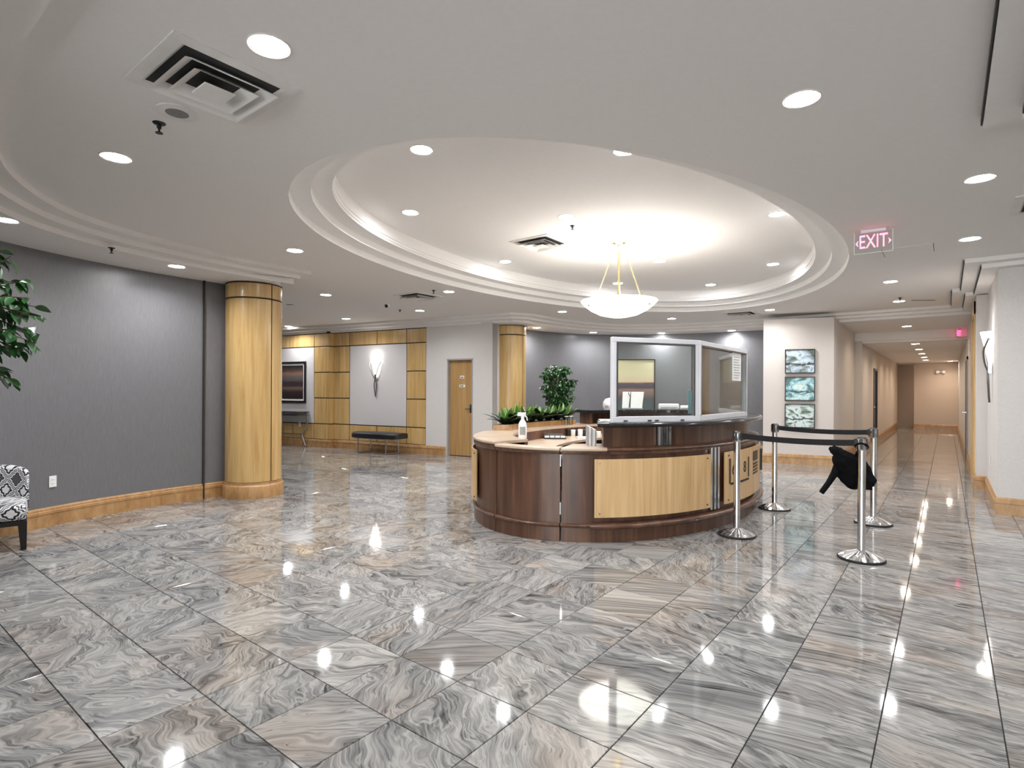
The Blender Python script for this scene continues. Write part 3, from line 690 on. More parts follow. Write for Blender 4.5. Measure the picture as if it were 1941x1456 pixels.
vent(-3.18, 11.40, ZM, 0.58, 'square ceiling air vent near the pictured pillar')
vent(0.72, 6.17, ZM, 0.60, 'square ceiling air vent between the exit sign and the slotted soffit')
sk = thing('ceiling_speaker', 'round ceiling speaker with a perforated grille beside the large vent', 'speaker', (-3.38, 1.30, ZM))
MB().lathe([(0.105, 0.0), (0.103, -0.006), (0.06, -0.009), (0.057, -0.005)], 32).build('rim', 'vent_paint', sk, True, world=False)
MB().lathe([(1e-4, -0.007), (0.057, -0.007), (0.057, 0)], 32).build('grille', 'speaker_mesh', sk, True, world=False)
def sprinkler(x, y, z, label, big=1.0):
    t = thing('sprinkler', label, 'sprinkler', (x, y, z), 0, 'ceiling sprinklers')
    MB().lathe([(0.035 * big, 0), (0.03 * big, -0.006), (0.012, -0.01), (0.012, -0.03), (1e-4, -0.03)], 16).build('collar', 'black_plastic', t, True, world=False)
    MB().tube([(0, 0, -0.02), (0, 0, -0.055 * big)], 0.006, 8).build('stem', 'black_plastic', t, True, world=False)
    MB().lathe([(1e-4, -0.055 * big), (0.02 * big, -0.055 * big), (0.02 * big, -0.059 * big), (1e-4, -0.06 * big)], 12).build('deflector', 'black_plastic', t, True, world=False)
sprinkler(-3.60, 1.29, ZM, 'black sprinkler head next to the round ceiling speaker')
sprinkler(-6.49, 1.91, ZS, 'sprinkler head in the soffit over the curved grey wall', 0.9)
sprinkler(-6.22, 6.02, ZM, 'sprinkler head at the corner of a square air vent', 0.9)
sprinkler(-3.36, 5.42, ZO, 'small sprinkler head in the oval recess by its vent', 0.8)
sprinkler(-0.60, 11.0, ZM, 'small sprinkler head between the two lights before the corridor', 0.9)
sprinkler(-8.25, 7.1, ZM, 'small sprinkler head near the oak panelled wall', 0.7)
sc_ = thing('security_camera', 'small white ceiling camera with a dark lens near the panelled wall', 'camera', (-7.86, 6.47, ZM))
MB().lathe([(0.05, 0), (0.05, -0.03), (0.045, -0.04), (1e-4, -0.045)], 20).build('housing', 'white_plastic', sc_, True, world=False)
MB().sphere((0.015, -0.03, -0.045), 0.032).build('lens', 'black_plastic', sc_, True, world=False)
for (x, y, rz, L_, lab) in ((-9.34, 5.47, 0.6, 0.13, 'thin dark slot in the ceiling past the grey wall column'), (-0.31, 11.50, 0.62, 0.40, 'dark linear air slot in the ceiling before the corridor')):
    t = thing('slot_vent', lab, 'vent', (x, y, ZM), rz)
    MB().box((-L_ / 2, -0.035, -0.005), (L_ / 2, 0.035, 0)).build('frame', 'vent_paint', t, world=False); MB().box((-L_ / 2 + 0.01, -0.024, -0.007), (L_ / 2 - 0.01, 0.024, -0.004)).build('slot', 'vent_dark', t, world=False)
for x, ya, yb, z, lab in ((0.155, 0.9, 4.08, ZM, 'long dark air slot along the straight soffit edge beyond the square vent'), (0.315, 0.9, 3.9, ZM - 0.05, 'long dark air slot on the second step of the straight soffit'), (0.16, 8.32, 10.46, ZM, 'dark air slot along the soffit edge above the corner sconce'), (0.315, 8.48, 10.62, ZM - 0.05, 'dark air slot on the second soffit step above the corner sconce'), (0.06, 10.62, 12.2, ZM, 'short dark air slot along the soffit edge at the corridor corner'), (0.215, 10.8, 12.2, ZM - 0.05, 'short dark air slot on the second soffit step at the corridor corner')):
    t = thing('slot_vent', lab, 'vent', (x - 0.002, ya, z - 0.045), 0, 'linear soffit slots')
    MB().box((-0.008, 0, 0.0), (0.0, yb - ya, 0.04)).build('frame', 'vent_dark', t, world=False, bevel=0.003)
    MB().box((-0.010, 0.02, 0.018), (-0.006, yb - ya - 0.02, 0.022)).build('blade', 'grey_plastic', t, world=False)
t = thing('access_panel', 'flush white ceiling access panel behind the exit sign', 'access panel', (-0.335, 7.40, ZM))
MB().box((-0.22, -0.21, -0.003), (0.22, 0.21, 0)).build('panel', 'ceiling_paint', t, world=False)
m = MB()
for a, b in (((-0.225, -0.215), (-0.218, 0.215)), ((0.218, -0.215), (0.225, 0.215)), ((-0.225, 0.209), (0.225, 0.215))): m.box((a[0], a[1], -0.002), (b[0], b[1], 0))
m.build('gap_line', 'vent_dark', t, world=False)

# exit sign over the queue
def exit_sign(x, y, rz, label, zt=ZM):
    t = thing('exit_sign', label, 'exit sign', (x, y, zt - 0.225), rz)
    MB().box((-0.155, -0.004, 0.0), (0.155, 0.004, 0.205)).build('plate', 'clear_plate', t, world=False)
    m = MB().box((-0.155, -0.006, 0), (-0.150, 0.006, 0.205)); m.box((0.150, -0.006, 0), (0.155, 0.006, 0.205)); m.box((-0.155, -0.006, 0), (0.155, 0.006, 0.005)); m.build('plate_edge', 'white_plastic', t, world=False)
    MB().box((-0.10, -0.02, 0.195), (0.10, 0.02, 0.225)).build('mount', 'aluminium', t, bevel=0.003, world=False)
    for sgn in (1,):
        R_ = Matrix.Rotation(pi / 2, 4, 'X') if sgn == 1 else Matrix.Rotation(pi, 4, 'Z') @ Matrix.Rotation(pi / 2, 4, 'X')
        S_ = Matrix.Diagonal((0.78, 1.25, 1, 1))
        text_mesh('lettering', 'EXIT', 0.145, 'exit_red', t, Matrix.Translation((0, -sgn * 0.0065, 0.105)) @ R_ @ S_, 0.0015)
        for q in (-1, 1):
            m = MB(); m.add([(q * 0.142, -sgn * 0.0065, 0.10), (q * 0.118, -sgn * 0.0065, 0.128), (q * 0.118, -sgn * 0.0065, 0.072), (q * 0.126, -sgn * 0.0065, 0.10)], [(0, 1, 3), (0, 3, 2)])
            m.build('arrow', 'exit_red', t, world=False)
    return t
exit_sign(-0.55, 6.235, radians(4), 'red EXIT sign on a clear plate hanging from the lobby ceiling')
exit_sign(0.20, 15.30, radians(72), 'small red exit sign by the lowered corridor ceiling', ZS)
# emergency lamp on the corridor end wall
t = thing('emergency_light', 'twin head emergency light high on the corridor end wall', 'emergency light', (-0.18, 26.59, 2.20))
MB().box((-0.13, -0.06, -0.05), (0.13, 0.0, 0.06)).build('housing', 'grey_plastic', t, bevel=0.01, world=False)
for q in (-1, 1):
    MB().lathe([(1e-4, 0.06), (0.05, 0.05), (0.06, 0.0), (1e-4, 0.0)], 16).xf(Matrix.Translation((q * 0.09, -0.06, -0.02)) @ Matrix.Rotation(pi / 2, 4, 'X')).build('lamp_head', 'white_plastic', t, True, world=False)

# wall outlets and switches
def outlet(loc, rz, label, sw=False):
    t = thing('wall_outlet', label, 'outlet', loc, rz, 'wall outlets')
    MB().box((-0.036, 0, -0.058), (0.036, 0.007, 0.058)).build('cover_plate', 'white_plastic', t, bevel=0.003, world=False)
    for q in (-0.02, 0.02):
        r = MB().box((-0.016, 0.006, q - 0.014), (0.016, 0.009, q + 0.014)).build('receptacle', 'white_paper', t, bevel=0.002, world=False)
        m = MB().box((-0.008, 0.008, q - 0.006), (-0.005, 0.0095, q + 0.005)); m.box((0.005, 0.008, q - 0.006), (0.008, 0.0095, q + 0.005)); m.build('slot', 'ink', r, world=False)
def on_wall(path, yy):
    i = min(range(len(path) - 1), key=lambda i: abs(path[i][1] - yy)); a, b = Vector(path[i]), Vector(path[i + 1]); d = (b - a).normalized()
    return a, Vector((d.y, -d.x))
p_, n_ = on_wall(wl, 1.63)
outlet((p_.x + n_.x * 0.002, p_.y + n_.y * 0.002, 0.45), atan2(n_.y, n_.x) - pi / 2, 'white outlet plate low on the curved grey wall')
outlet((*wp(4.41, 0.126), 0.535), ang, 'white outlet on the oak panelling under the console table')
outlet((0.464, 9.79, 0.51), pi / 2, 'white outlet on the wall below the corner sconce')

# ------------------------------------------------------------------ framed pictures
def picture(name, label, loc, rz, wd, ht, art, frame='black_lacquer', fw=0.035, mat=0.0, depth=0.035, rounded=0.0, group=None):
    # local frame: +y out of the wall, z=0 at bottom edge
    t = thing('picture', label, 'picture', loc, rz, group)
    m = MB(); h = wd / 2
    for a, b in (((-h, 0, 0), (-h + fw, depth, ht)), ((h - fw, 0, 0), (h, depth, ht)), ((-h + fw, 0, 0), (h - fw, depth, fw)), ((-h + fw, 0, ht - fw), (h - fw, depth, ht))): m.box(a, b)
    m.build('frame', frame, t, world=False, bevel=0.004)
    k = fw
    if mat:
        MB().box((-h + fw, 0.004, fw), (h - fw, depth * 0.45, ht - fw)).build('mount_board', 'white_paper', t, world=False); k = fw + mat
        m = MB(); e = 0.012
        for a, b in (((-h + k - e, 0, k - e), (-h + k, depth * 0.55, ht - k + e)), ((h - k, 0, k - e), (h - k + e, depth * 0.55, ht - k + e)), ((-h + k, 0, k - e), (h - k, depth * 0.55, k)), ((-h + k, 0, ht - k), (h - k, depth * 0.55, ht - k + e))): m.box(a, b)
        m.build('inner_frame', frame, t, world=False)
    MB().box((-h + k, 0.004, k), (h - k, depth * 0.6, ht - k)).build('canvas', art, t, world=False)
    return t
picture('picture', 'dark dusk landscape in a black frame with white mount on the panelled wall', (*wp(4.665, 0.122), 1.08), ang, 0.95, 1.03, 'art_dusk', fw=0.05, mat=0.055)
d_ = (Vector(PB) - Vector(PA)).normalized(); pn = Vector((d_.y, -d_.x)); prz = atan2(pn.y, pn.x) - pi / 2
pc = Vector((-2.245, 11.955))
for k, (zb, art, lab) in enumerate([(1.765, 'art_green', 'small abstract canvas with pale blue, topmost of three on the beige pillar'), (1.235, 'art_teal', 'small teal and dark abstract canvas, middle of three on the beige pillar'), (0.71, 'art_pale', 'small pale abstract canvas with dark foliage, lowest of three on the beige pillar')]):
    picture('picture', lab, (pc.x + pn.x * 0.002, pc.y + pn.y * 0.002, zb), prz, 0.52, 0.465, art, fw=0.016, depth=0.05, group='three pictures on the pillar')
# large seascape on the curved wall behind the desk
i = min(range(len(wb) - 1), key=lambda i: abs(wb[i][0] + 6.0)); q = Vector(wb[i]); tdir = (Vector(wb[i + 1]) - q).normalized(); qn = Vector((tdir.y, -tdir.x))
bn = Vector((0.55, -0.835)); bn.normalize()
picture('picture', 'tall seascape with yellow sky and red horizon on the back grey wall', (-5.97, 12.49, 0.70), atan2(bn.y, bn.x) - pi / 2, 0.98, 1.48, 'art_sea', fw=0.02, depth=0.04)

# ------------------------------------------------------------------ bench and console table by the panelled wall
t = thing('bench', 'black upholstered bench with steel legs under the panelled wall sconce', 'bench', (*wp(1.60, 0.36), 0), ang)
m = MB(); n = 24; top = []; L2 = 0.66
rows = []
for i in range(n + 1):
    x = -L2 + 2 * L2 * i / n; yb = 0.20; yf = 0.20 + 0.10 * (1 - (x / L2) ** 2); zt = 0.455 + 0.012 * (1 - (x / L2) ** 2)
    e = 1 - 0.12 * max(0, abs(x / L2) - 0.9) / 0.1
    rows.append([(x, -yb * e, 0.345), (x, -yb * e, zt - 0.02), (x, -yb * e + 0.03, zt), (x, 0, zt + 0.012), (x, yf * e - 0.03, zt), (x, yf * e, zt - 0.025), (x, yf * e, 0.345)])
k = len(rows[0]); m.add([p for r in rows for p in r], [(i * k + j, (i + 1) * k + j, (i + 1) * k + (j + 1) % k, i * k + (j + 1) % k) for i in range(n) for j in range(k)] + [tuple(range(k)), tuple(range(n * k, n * k + k))[::-1]])
m.build('cushion', 'black_leather', t, True, world=False)
for sx in (-0.40, 0.40):
    MB().tube([(sx, 0.24, 0.34), (sx, 0.25, 0.016), (sx, -0.17, 0.016), (sx, -0.16, 0.34)], 0.016, 8).build('leg_frame', 'steel', t, True, world=False)
MB().box((-0.58, -0.16, 0.325), (0.58, 0.20, 0.345)).build('seat_rail', 'steel', t, bevel=0.004, world=False)
t = thing('console_table', 'dark metal console table with curved legs below the dusk picture', 'table', (*wp(4.80, 0.32), 0), ang)
MB().box((-0.75, -0.18, 0.845), (0.75, 0.18, 0.87)).build('top', 'dark_metal', t, bevel=0.005, world=False)
m = MB()
for yy in (-0.165, 0.165): m.box((-0.73, yy - 0.012, 0.77), (0.73, yy + 0.012, 0.79))
for xx in (-0.72, 0.72): m.box((xx - 0.012, -0.165, 0.77), (xx + 0.012, 0.165, 0.79))
m.build('apron_frame', 'dark_metal', t, world=False)
MB().box((-0.72, -0.16, 0.79), (0.72, -0.15, 0.845)).build('apron_panel', 'grey_plastic', t, world=False)
for sx in (-0.70, -0.16, 0.16, 0.70):
    for yy in ((0.16,) if abs(sx) < 0.3 else (-0.15,)):
        x_ = sx; o = 0.10 if abs(sx) > 0.3 else 0.08
        q = 1 if sx > 0 else -1
        pts = spline([Vector(p) for p in [(x_, yy, 0.85), (x_, yy, 0.62), (x_ - q * 0.03, yy, 0.48), (x_ - q * 0.17, yy, 0.30), (x_ - q * 0.12, yy, 0.14), (x_ - q * 0.06, yy, 0.015)]], 5)
        MB().tube(pts, 0.017, 8).build('leg', 'steel', t, True, world=False)
m = MB().tube([(-0.53, -0.15, 0.30), (0.53, -0.15, 0.30)], 0.009, 8); m.build('stretcher', 'dark_metal', t, True, world=False)

# ------------------------------------------------------------------ reception desk (elliptical ring)
DC = (-3.3, 6.6); DA, DB = 1.525, 2.34
def ep(tdeg, o): a = radians(tdeg); return (DC[0] + (DA - o) * cos(a), DC[1] + (DB - o) * sin(a))
def seg(t0, t1, o0, o1, z0, z1, m=None, step=3.0):
    m = m or MB(); n = max(1, int(abs(t1 - t0) / step)); vs = []
    for i in range(n + 1):
        tt = t0 + (t1 - t0) * i / n; a = ep(tt, o0); b = ep(tt, o1)
        vs += [(*a, z0), (*a, z1), (*b, z1), (*b, z0)]
    fs = [(i * 4 + k, (i + 1) * 4 + k, (i + 1) * 4 + (k + 1) % 4, i * 4 + (k + 1) % 4) for i in range(n) for k in range(4)]
    fs += [(0, 1, 2, 3), (n * 4 + 3, n * 4 + 2, n * 4 + 1, n * 4)]
    return m.add(vs, fs)
def rail(t0, t1, prof, m=None, step=3.0):
    m = m or MB(); n = max(1, int(abs(t1 - t0) / step)); vs = []; k = len(prof)
    for i in range(n + 1):
        tt = t0 + (t1 - t0) * i / n
        for o, z in prof: vs.append((*ep(tt, o), z))
    fs = [(i * k + j, (i + 1) * k + j, (i + 1) * k + (j + 1) % k, i * k + (j + 1) % k) for i in range(n) for j in range(k)]
    fs += [tuple(range(k)), tuple(range(n * k, n * k + k))[::-1]]
    return m.add(vs, fs)
dk = thing('reception_desk', 'oval walnut reception desk with maple panels and black upper counter', 'reception desk', (DC[0], DC[1], 0))
SEG = [(-258, -99.2), (-98.8, -72.3), (-71.7, 102)]
for i, (a, b) in enumerate(SEG):
    seg(a, b, 0.0, 0.05, 0, 0.135).build('plinth', 'walnut', dk, True, angle=30)
    seg(a, b, 0.015, 0.06, 0.165, 0.83).build('body_panel' if i != 1 else 'gate_panel', 'walnut', dk, True, angle=30)
    rail(a, b, [(0.03, 0.135), (-0.012, 0.135), (-0.02, 0.142), (-0.02, 0.158), (-0.01, 0.166), (0.03, 0.168)]).build('base_rail', 'walnut', dk, True, angle=50)
    wd = 0.13 if i == 1 else 0.45
    zt = 0.895 if i == 0 else 0.872
    rail(a, b, [(0.03, 0.81), (-0.004, 0.812), (-0.012, 0.83), (-0.012, zt - 0.03), (0.03, zt - 0.03)]).build('top_rail', 'walnut', dk, True, angle=50)
    rail(a, b, [(0.0, zt - 0.03), (-0.018, zt - 0.026), (-0.022, zt - 0.015), (-0.018, zt - 0.003), (0.0, zt), (wd, zt), (wd, zt - 0.03)]).build('countertop', 'laminate', dk, True, angle=50) if i < 2 else (rail(a, -57.5, [(0.0, zt - 0.03), (-0.018, zt - 0.026), (-0.022, zt - 0.015), (-0.018, zt - 0.003), (0.0, zt), (wd, zt), (wd, zt - 0.03)]).build('countertop', 'laminate', dk, True, angle=50), rail(-57.5, b, [(0.0, zt - 0.03), (-0.02, zt - 0.026), (-0.026, zt - 0.015), (-0.018, zt - 0.003), (0.0, zt), (wd, zt), (wd, zt - 0.03)]).build('ledge', 'walnut', dk, True, angle=50))
    if i == 0: seg(a, b, wd - 0.05, wd, 0, zt - 0.03).build('inner_panel', 'walnut', dk, True, angle=30)
seg(102, 102.0 + 0.5, 0, 0.05, 0, 0.8).build('plinth', 'walnut', dk)
seg(-71.7, 60, 0.40, 0.45, 0, 0.84).build('inner_panel', 'walnut', dk, True, angle=30)
rail(-62.5, 26, [(0.01, 0.128), (-0.045, 0.128), (-0.066, 0.14), (-0.07, 0.155), (-0.06, 0.172), (-0.03, 0.182), (0.01, 0.184)]).build('front_rail', 'walnut', dk, True, angle=50)
seg(-255, -45, 0.38, 0.98, 0.72, 0.75).build('work_surface', 'laminate', dk, True, angle=30)
seg(-45, 80, 0.46, 0.98, 0.72, 0.75).build('work_surface', 'laminate', dk, True, angle=30)
for z0 in (0.255, 0.70):
    for q in (0,): 
        a = ep(-72, -0.004); MB().tube([(a[0], a[1], z0), (a[0], a[1], z0 + 0.11)], 0.007, 8).build('hinge', 'steel', dk, True)
# maple panels on stand-offs
def maple(t0, t1, label=None):
    p = seg(t0, t1, -0.035, -0.018, 0.235, 0.772).build('maple_panel', 'maple', dk, True, angle=30)
    dt = 1.6 if t1 > t0 else -1.6
    for tt in (t0 + dt, t1 - dt):
        for z in (0.272, 0.735):
            a = ep(tt, -0.045); b = ep(tt, 0.02); MB().tube([(*a, z), (*b, z)], 0.0085, 10).build('standoff', 'dark_metal', p, True)
    return p
maple(-61.3, -23.2); signp = maple(-16.6, 22.0); maple(-152, -113.5); maple(34, 66)
# vertical chrome strips on black
def strips(tc, z0, z1, o, w_, nm):
    s0 = seg(tc - w_, tc + w_, o - 0.012, o + 0.01, z0, z1, step=1).build(nm, 'black_lacquer', dk)
    for k in (-1, 0, 1):
        c_ = tc + k * w_ * 0.78; seg(c_ - w_ * 0.17, c_ + w_ * 0.17, o - 0.03, o - 0.008, z0 + 0.002, z1 - 0.002, step=1).build('chrome_strip', 'chrome', s0)
strips(-20.6, 0.20, 0.835, 0.015, 2.1, 'strip_backing')
# riser and black upper counter
seg(-57, 152, 0.10, 0.16, 0.872, 1.065).build('riser', 'walnut', dk, True, angle=30)
seg(-58.5, -56.5, 0.10, 0.40, 0.872, 1.065).build('riser_end', 'walnut', dk)
seg(151.5, 153, 0.10, 0.40, 0.872, 1.065).build('riser_end', 'walnut', dk)
rail(-60.5, 155, [(0.40, 1.065), (-0.03, 1.065), (-0.052, 1.072), (-0.06, 1.087), (-0.052, 1.102), (-0.03, 1.108), (0.48, 1.108), (0.48, 1.065)]).build('upper_counter', 'black_stone', dk, True, angle=50)
strips(-38.3, 0.875, 1.062, 0.10, 2.4, 'strip_backing')
# numbers and notices on the sign panel
def sgn(tt, z, o=-0.0365):
    a = ep(tt, o); b = Vector((DC[0], DC[1])); n2 = Vector(((a[0] - DC[0]) / DA ** 2, (a[1] - DC[1]) / DB ** 2)).normalized()
    return Matrix.Translation((a[0] - DC[0], a[1] - DC[1], z)) @ Matrix.Rotation(atan2(n2.y, n2.x) + pi / 2, 4, 'Z') @ Matrix.Rotation(pi / 2, 4, 'X')
text_mesh('lettering', '6', 0.17, 'ink', signp, sgn(-12.0, 0.575), 0.002)
text_mesh('lettering', '8', 0.17, 'ink', signp, sgn(-4.6, 0.575), 0.002)
seg(-14.6, -13.9, -0.042, -0.036, 0.44, 0.70, step=1).build('sign_bracket', 'brown_ink', signp)
seg(-13.9, -1.6, -0.042, -0.036, 0.425, 0.445, step=1).build('sign_bracket', 'ink', signp)
seg(-2.0, -1.4, -0.042, -0.036, 0.46, 0.68, step=1).build('sign_bracket', 'brown_ink', signp)
for z0, z1 in ((0.61, 0.72), (0.565, 0.59), (0.53, 0.552), (0.495, 0.515), (0.46, 0.48)): seg(3.0, 9.0, -0.040, -0.036, z0, z1, step=1).build('notice_print', 'brown_ink', signp)
seg(17.0, 17.8, -0.06, -0.036, 0.44, 0.70, step=1).build('sign_bracket', 'ink', signp)

# ------------------------------------------------------------------ clear screen on the upper counter
scr = thing('counter_screen', 'aluminium framed clear screen standing on the black upper counter', 'screen', (-2.3, 6.0, 1.108))
S0, S1, S2, S3 = (-2.47, 4.68), (-1.945, 5.49), (-1.93, 7.10), (-2.62, 8.36)
ZT = 1.108 + 0.80
posts = [S0, S1, S2, S3]
def edge_frame(a, b, fw=0.045, th=0.045):
    a, b = Vector(a), Vector(b); d = (b - a); L_ = d.length; rz = atan2(d.y, d.x)
    T = Matrix.Translation((a.x, a.y, 1.108)) @ Matrix.Rotation(rz, 4, 'Z')
    H = ZT - 1.108
    m = MB()
    m.box((0, -th / 2, 0.0), (L_, th / 2, 0.055), T); m.box((0, -th / 2, H - fw), (L_, th / 2, H), T)
    m.box((0, -th / 2, 0.055), (fw, th / 2, H - fw), T); m.box((L_ - fw, -th / 2, 0.055), (L_, th / 2, H - fw), T)
    f = m.build('screen_frame', 'aluminium', scr, bevel=0.004)
    m = MB(); e = 0.014
    m.box((fw, -th / 2 - 0.002, 0.055), (fw + e, th / 2 + 0.002, H - fw), T); m.box((L_ - fw - e, -th / 2 - 0.002, 0.055), (L_ - fw, th / 2 + 0.002, H - fw), T)
    m.box((fw + e, -th / 2 - 0.002, H - fw - e), (L_ - fw - e, th / 2 + 0.002, H - fw), T)
    m.build('gasket', 'dark_metal', f)
    MB().box((fw, -0.003, 0.055), (L_ - fw, 0.003, H - fw), T).build('pane', 'pane_glass', scr)
    return T, L_
TL_, LL = edge_frame(S0, S1); TR_, LR = edge_frame(S1, S2); edge_frame(S2, S3)
m = MB()
for q in (0.12, 0.38, 0.46, 0.75): m.box((q, -0.03, 0.008), (q + 0.04, -0.021, 0.022), TL_)
m.build('foot_clip', 'dark_metal', scr)
nt = MB().box((LR * 0.66, -0.012, 0.42), (LR * 0.86, -0.008, 0.745), TR_).build('notice_sheet', 'white_paper'); tag(nt, 'white printed notice hanging on the side pane of the counter screen', 'paper')
for k in range(9):
    zz = 0.45 + k * 0.03; MB().box((LR * 0.69, -0.0135, zz), (LR * (0.80 + 0.02 * (k % 3)), -0.0122, zz + 0.008), TR_).build('printed_line', 'grey_plastic', nt)
nt = MB().box((LL - 0.105, 0.006, 0.075), (LL - 0.065, 0.010, 0.30), TL_).build('notice_sheet', 'teal_card'); tag(nt, 'narrow light blue card strip standing against the front pane', 'card')

# ------------------------------------------------------------------ things on the desk
def face_cam(x, y): return atan2(-y, -x) + pi / 2      # local -y faces the lobby
ZC = 1.108
# white two-panel monitor back
p = ep(124, 0.2); t = thing('monitor', 'white panel monitor pair on the back counter behind the screen', 'monitor', (*p, ZC), face_cam(*p))
MB().box((-0.16, -0.05, 0), (0.17, 0.06, 0.025)).build('base', 'grey_plastic', t, bevel=0.005, world=False)
for x0, x1, lx in ((-0.17, -0.045, 0.02), (-0.035, 0.17, 0.02)):
    m = MB().add([(x0 + 0.01, -0.01, 0.02), (x1 - 0.01, -0.01, 0.02), (x1 + lx, 0.03, 0.285), (x0 + lx, 0.03, 0.285), (x0 + 0.01, 0.01, 0.02), (x1 - 0.01, 0.01, 0.02), (x1 + lx, 0.05, 0.285), (x0 + lx, 0.05, 0.285)], [(0, 1, 2, 3), (7, 6, 5, 4), (0, 4, 5, 1), (1, 5, 6, 2), (2, 6, 7, 3), (3, 7, 4, 0)])
    m.build('back_panel', 'white_plastic', t, bevel=0.006, world=False)
MB().tube(spline([Vector(q) for q in [(-0.06, 0.0, 0.275), (-0.05, -0.03, 0.24), (-0.035, -0.02, 0.22)]], 4), 0.006, 6).build('cable', 'black_plastic', t, True, world=False)
p = ep(137, 0.2); o = MB().lathe([(1e-4, 0.0), (0.10, 0.0), (0.12, 0.05), (0.115, 0.12), (0.08, 0.17), (1e-4, 0.19)], 20); 
t = thing('paper_drum', 'white rounded dispenser on the back counter beside the monitor pair', 'dispenser', (*p, ZC), 0)
o.build('body', 'white_plastic', t, True, world=False); MB().box((-0.03, -0.125, 0.04), (0.03, -0.105, 0.07)).build('slot', 'grey_plastic', t, world=False)
def printer(tt, wd, ht, label):
    p = ep(tt, 0.2); t = thing('printer', label, 'printer', (*p, ZC), face_cam(*p))
    MB().box((-wd / 2, -0.12, 0.0), (wd / 2, 0.12, ht)).build('body', 'white_plastic', t, bevel=0.02, world=False)
    MB().box((-wd / 2 + 0.03, -0.125, ht * 0.3), (wd / 2 - 0.03, -0.115, ht * 0.45)).build('paper_slot', 'grey_plastic', t, world=False)
printer(101, 0.32, 0.095, 'long white printer on the back counter behind the front pane'); printer(89.5, 0.17, 0.07, 'short white box device beside the long printer')
p = ep(40, 0.22); t = thing('desk_phone', 'white desk phone with a tilted display on the counter end', 'phone', (*p, ZC), face_cam(*p) + 0.5)
MB().box((-0.08, -0.10, 0), (0.08, 0.10, 0.035)).build('base', 'white_plastic', t, bevel=0.008, world=False)
m = MB().box((-0.055, -0.01, 0.0), (0.055, 0.01, 0.12)); m.xf(Matrix.Translation((0, 0.04, 0.06)) @ Matrix.Rotation(-0.35, 4, 'X')); m.build('display', 'white_plastic', t, bevel=0.004, world=False)
m = MB().box((-0.04, -0.012, 0.05), (0.04, -0.0102, 0.105)); m.xf(Matrix.Translation((0, 0.04, 0.06)) @ Matrix.Rotation(-0.35, 4, 'X')); m.build('screen', 'grey_plastic', t, world=False)
MB().tube([(-0.06, -0.08, 0.045), (-0.06, -0.03, 0.06), (-0.06, 0.05, 0.06), (-0.06, 0.09, 0.045)], [0.02, 0.013, 0.013, 0.02], 8).build('handset', 'white_plastic', t, True, world=False)
def papers(name, x, y, z, rz, wd, dp, ht, label, mat='white_paper', cat='paper', n=1):
    t = thing(name, label, cat, (x, y, z), rz)
    for k in range(n):
        m = MB().box((-wd / 2, -dp / 2, ht * k / n), (wd / 2, dp / 2, ht * (k + 1) / n - 0.0008)); m.xf(Matrix.Rotation(0.09 * ((k * 7) % 5 - 2), 4, 'Z')); m.build('sheet', mat, t, world=False)
    return t
p = ep(20, 0.26); papers('paper_pile', *p, ZC, 0.4, 0.21, 0.32, 0.02, 'white papers lying flat on the side counter', n=3)
p = ep(-58.5, 0.20)
papers('paper_pile', p[0] + 0.02, p[1] + 0.06, ZC, 0.5, 0.14, 0.24, 0.018, 'loose white papers on the tip of the black counter', n=3)
# items on the work surface inside the ring
x, y = -3.56, 4.76
t = thing('spray_bottle', 'white trigger spray bottle on the desk countertop', 'bottle', (x, y, 0.895), radians(25))
MB().lathe([(1e-4, 0), (0.042, 0.0), (0.045, 0.01), (0.045, 0.14), (0.038, 0.17), (0.018, 0.20), (0.016, 0.215), (1e-4, 0.215)], 20).build('bottle_body', 'white_plastic', t, True, world=False)
MB().lathe([(0.0455, 0.04), (0.0458, 0.045), (0.0458, 0.12), (0.0455, 0.125)], 12, a0=radians(-120), a1=radians(-40)).build('label_sticker', 'grey_plastic', t, True, world=False)
m = MB().box((-0.055, -0.014, 0.235), (0.035, 0.014, 0.275)); m.box((-0.016, -0.016, 0.21), (0.016, 0.016, 0.24)); m.build('spray_head', 'white_plastic', t, bevel=0.005, world=False)
MB().tube([(0.02, 0, 0.24), (0.045, 0, 0.225), (0.05, 0, 0.19)], 0.007, 6).build('trigger', 'white_plastic', t, True, world=False)
t = thing('card_tray', 'black low card tray on the work surface', 'tray', (-4.22, 6.38, 0.75), radians(35))
MB().box((-0.15, -0.09, 0), (0.15, 0.09, 0.02)).build('tray_base', 'black_plastic', t, bevel=0.005, world=False)
for k in range(4):
    x_ = -0.11 + 0.072 * k; MB().box((x_ - 0.03, -0.085, 0.018), (x_ + 0.03, -0.07, 0.045)).build('card', 'white_paper', t, world=False)
m = MB().add([(-0.14, -0.06, 0.02), (0.14, -0.06, 0.02), (0.12, 0.07, 0.02), (-0.12, 0.07, 0.02), (-0.10, -0.03, 0.075), (0.10, -0.03, 0.075), (0.09, 0.06, 0.065), (-0.09, 0.06, 0.065)], [(0, 1, 5, 4), (1, 2, 6, 5), (2, 3, 7, 6), (3, 0, 4, 7), (4, 5, 6, 7)]); m.build('lid', 'black_plastic', t, world=False)
for k, (x, y, rz, lab) in enumerate(((-4.28, 6.95, 0.5, 'rolled white paper stack with black bands beside the card tray'), (-4.05, 7.02, 0.9, 'white paper bundle with black print on the work surface'))):
    t = thing('paper_bundle', lab, 'paper', (x, y, 0.75), rz)
    for j in range(5):
        MB().lathe([(0.033, 0), (0.036, 0.005), (0.036, 0.10 - 0.008 * j), (0.03, 0.104 - 0.008 * j), (1e-4, 0.104 - 0.008 * j)], 12, c=(-0.14 + 0.07 * j, 0.01 * (j % 2), 0)).build('roll', 'white_paper' if j % 2 == 0 else 'black_plastic', t, True, world=False)
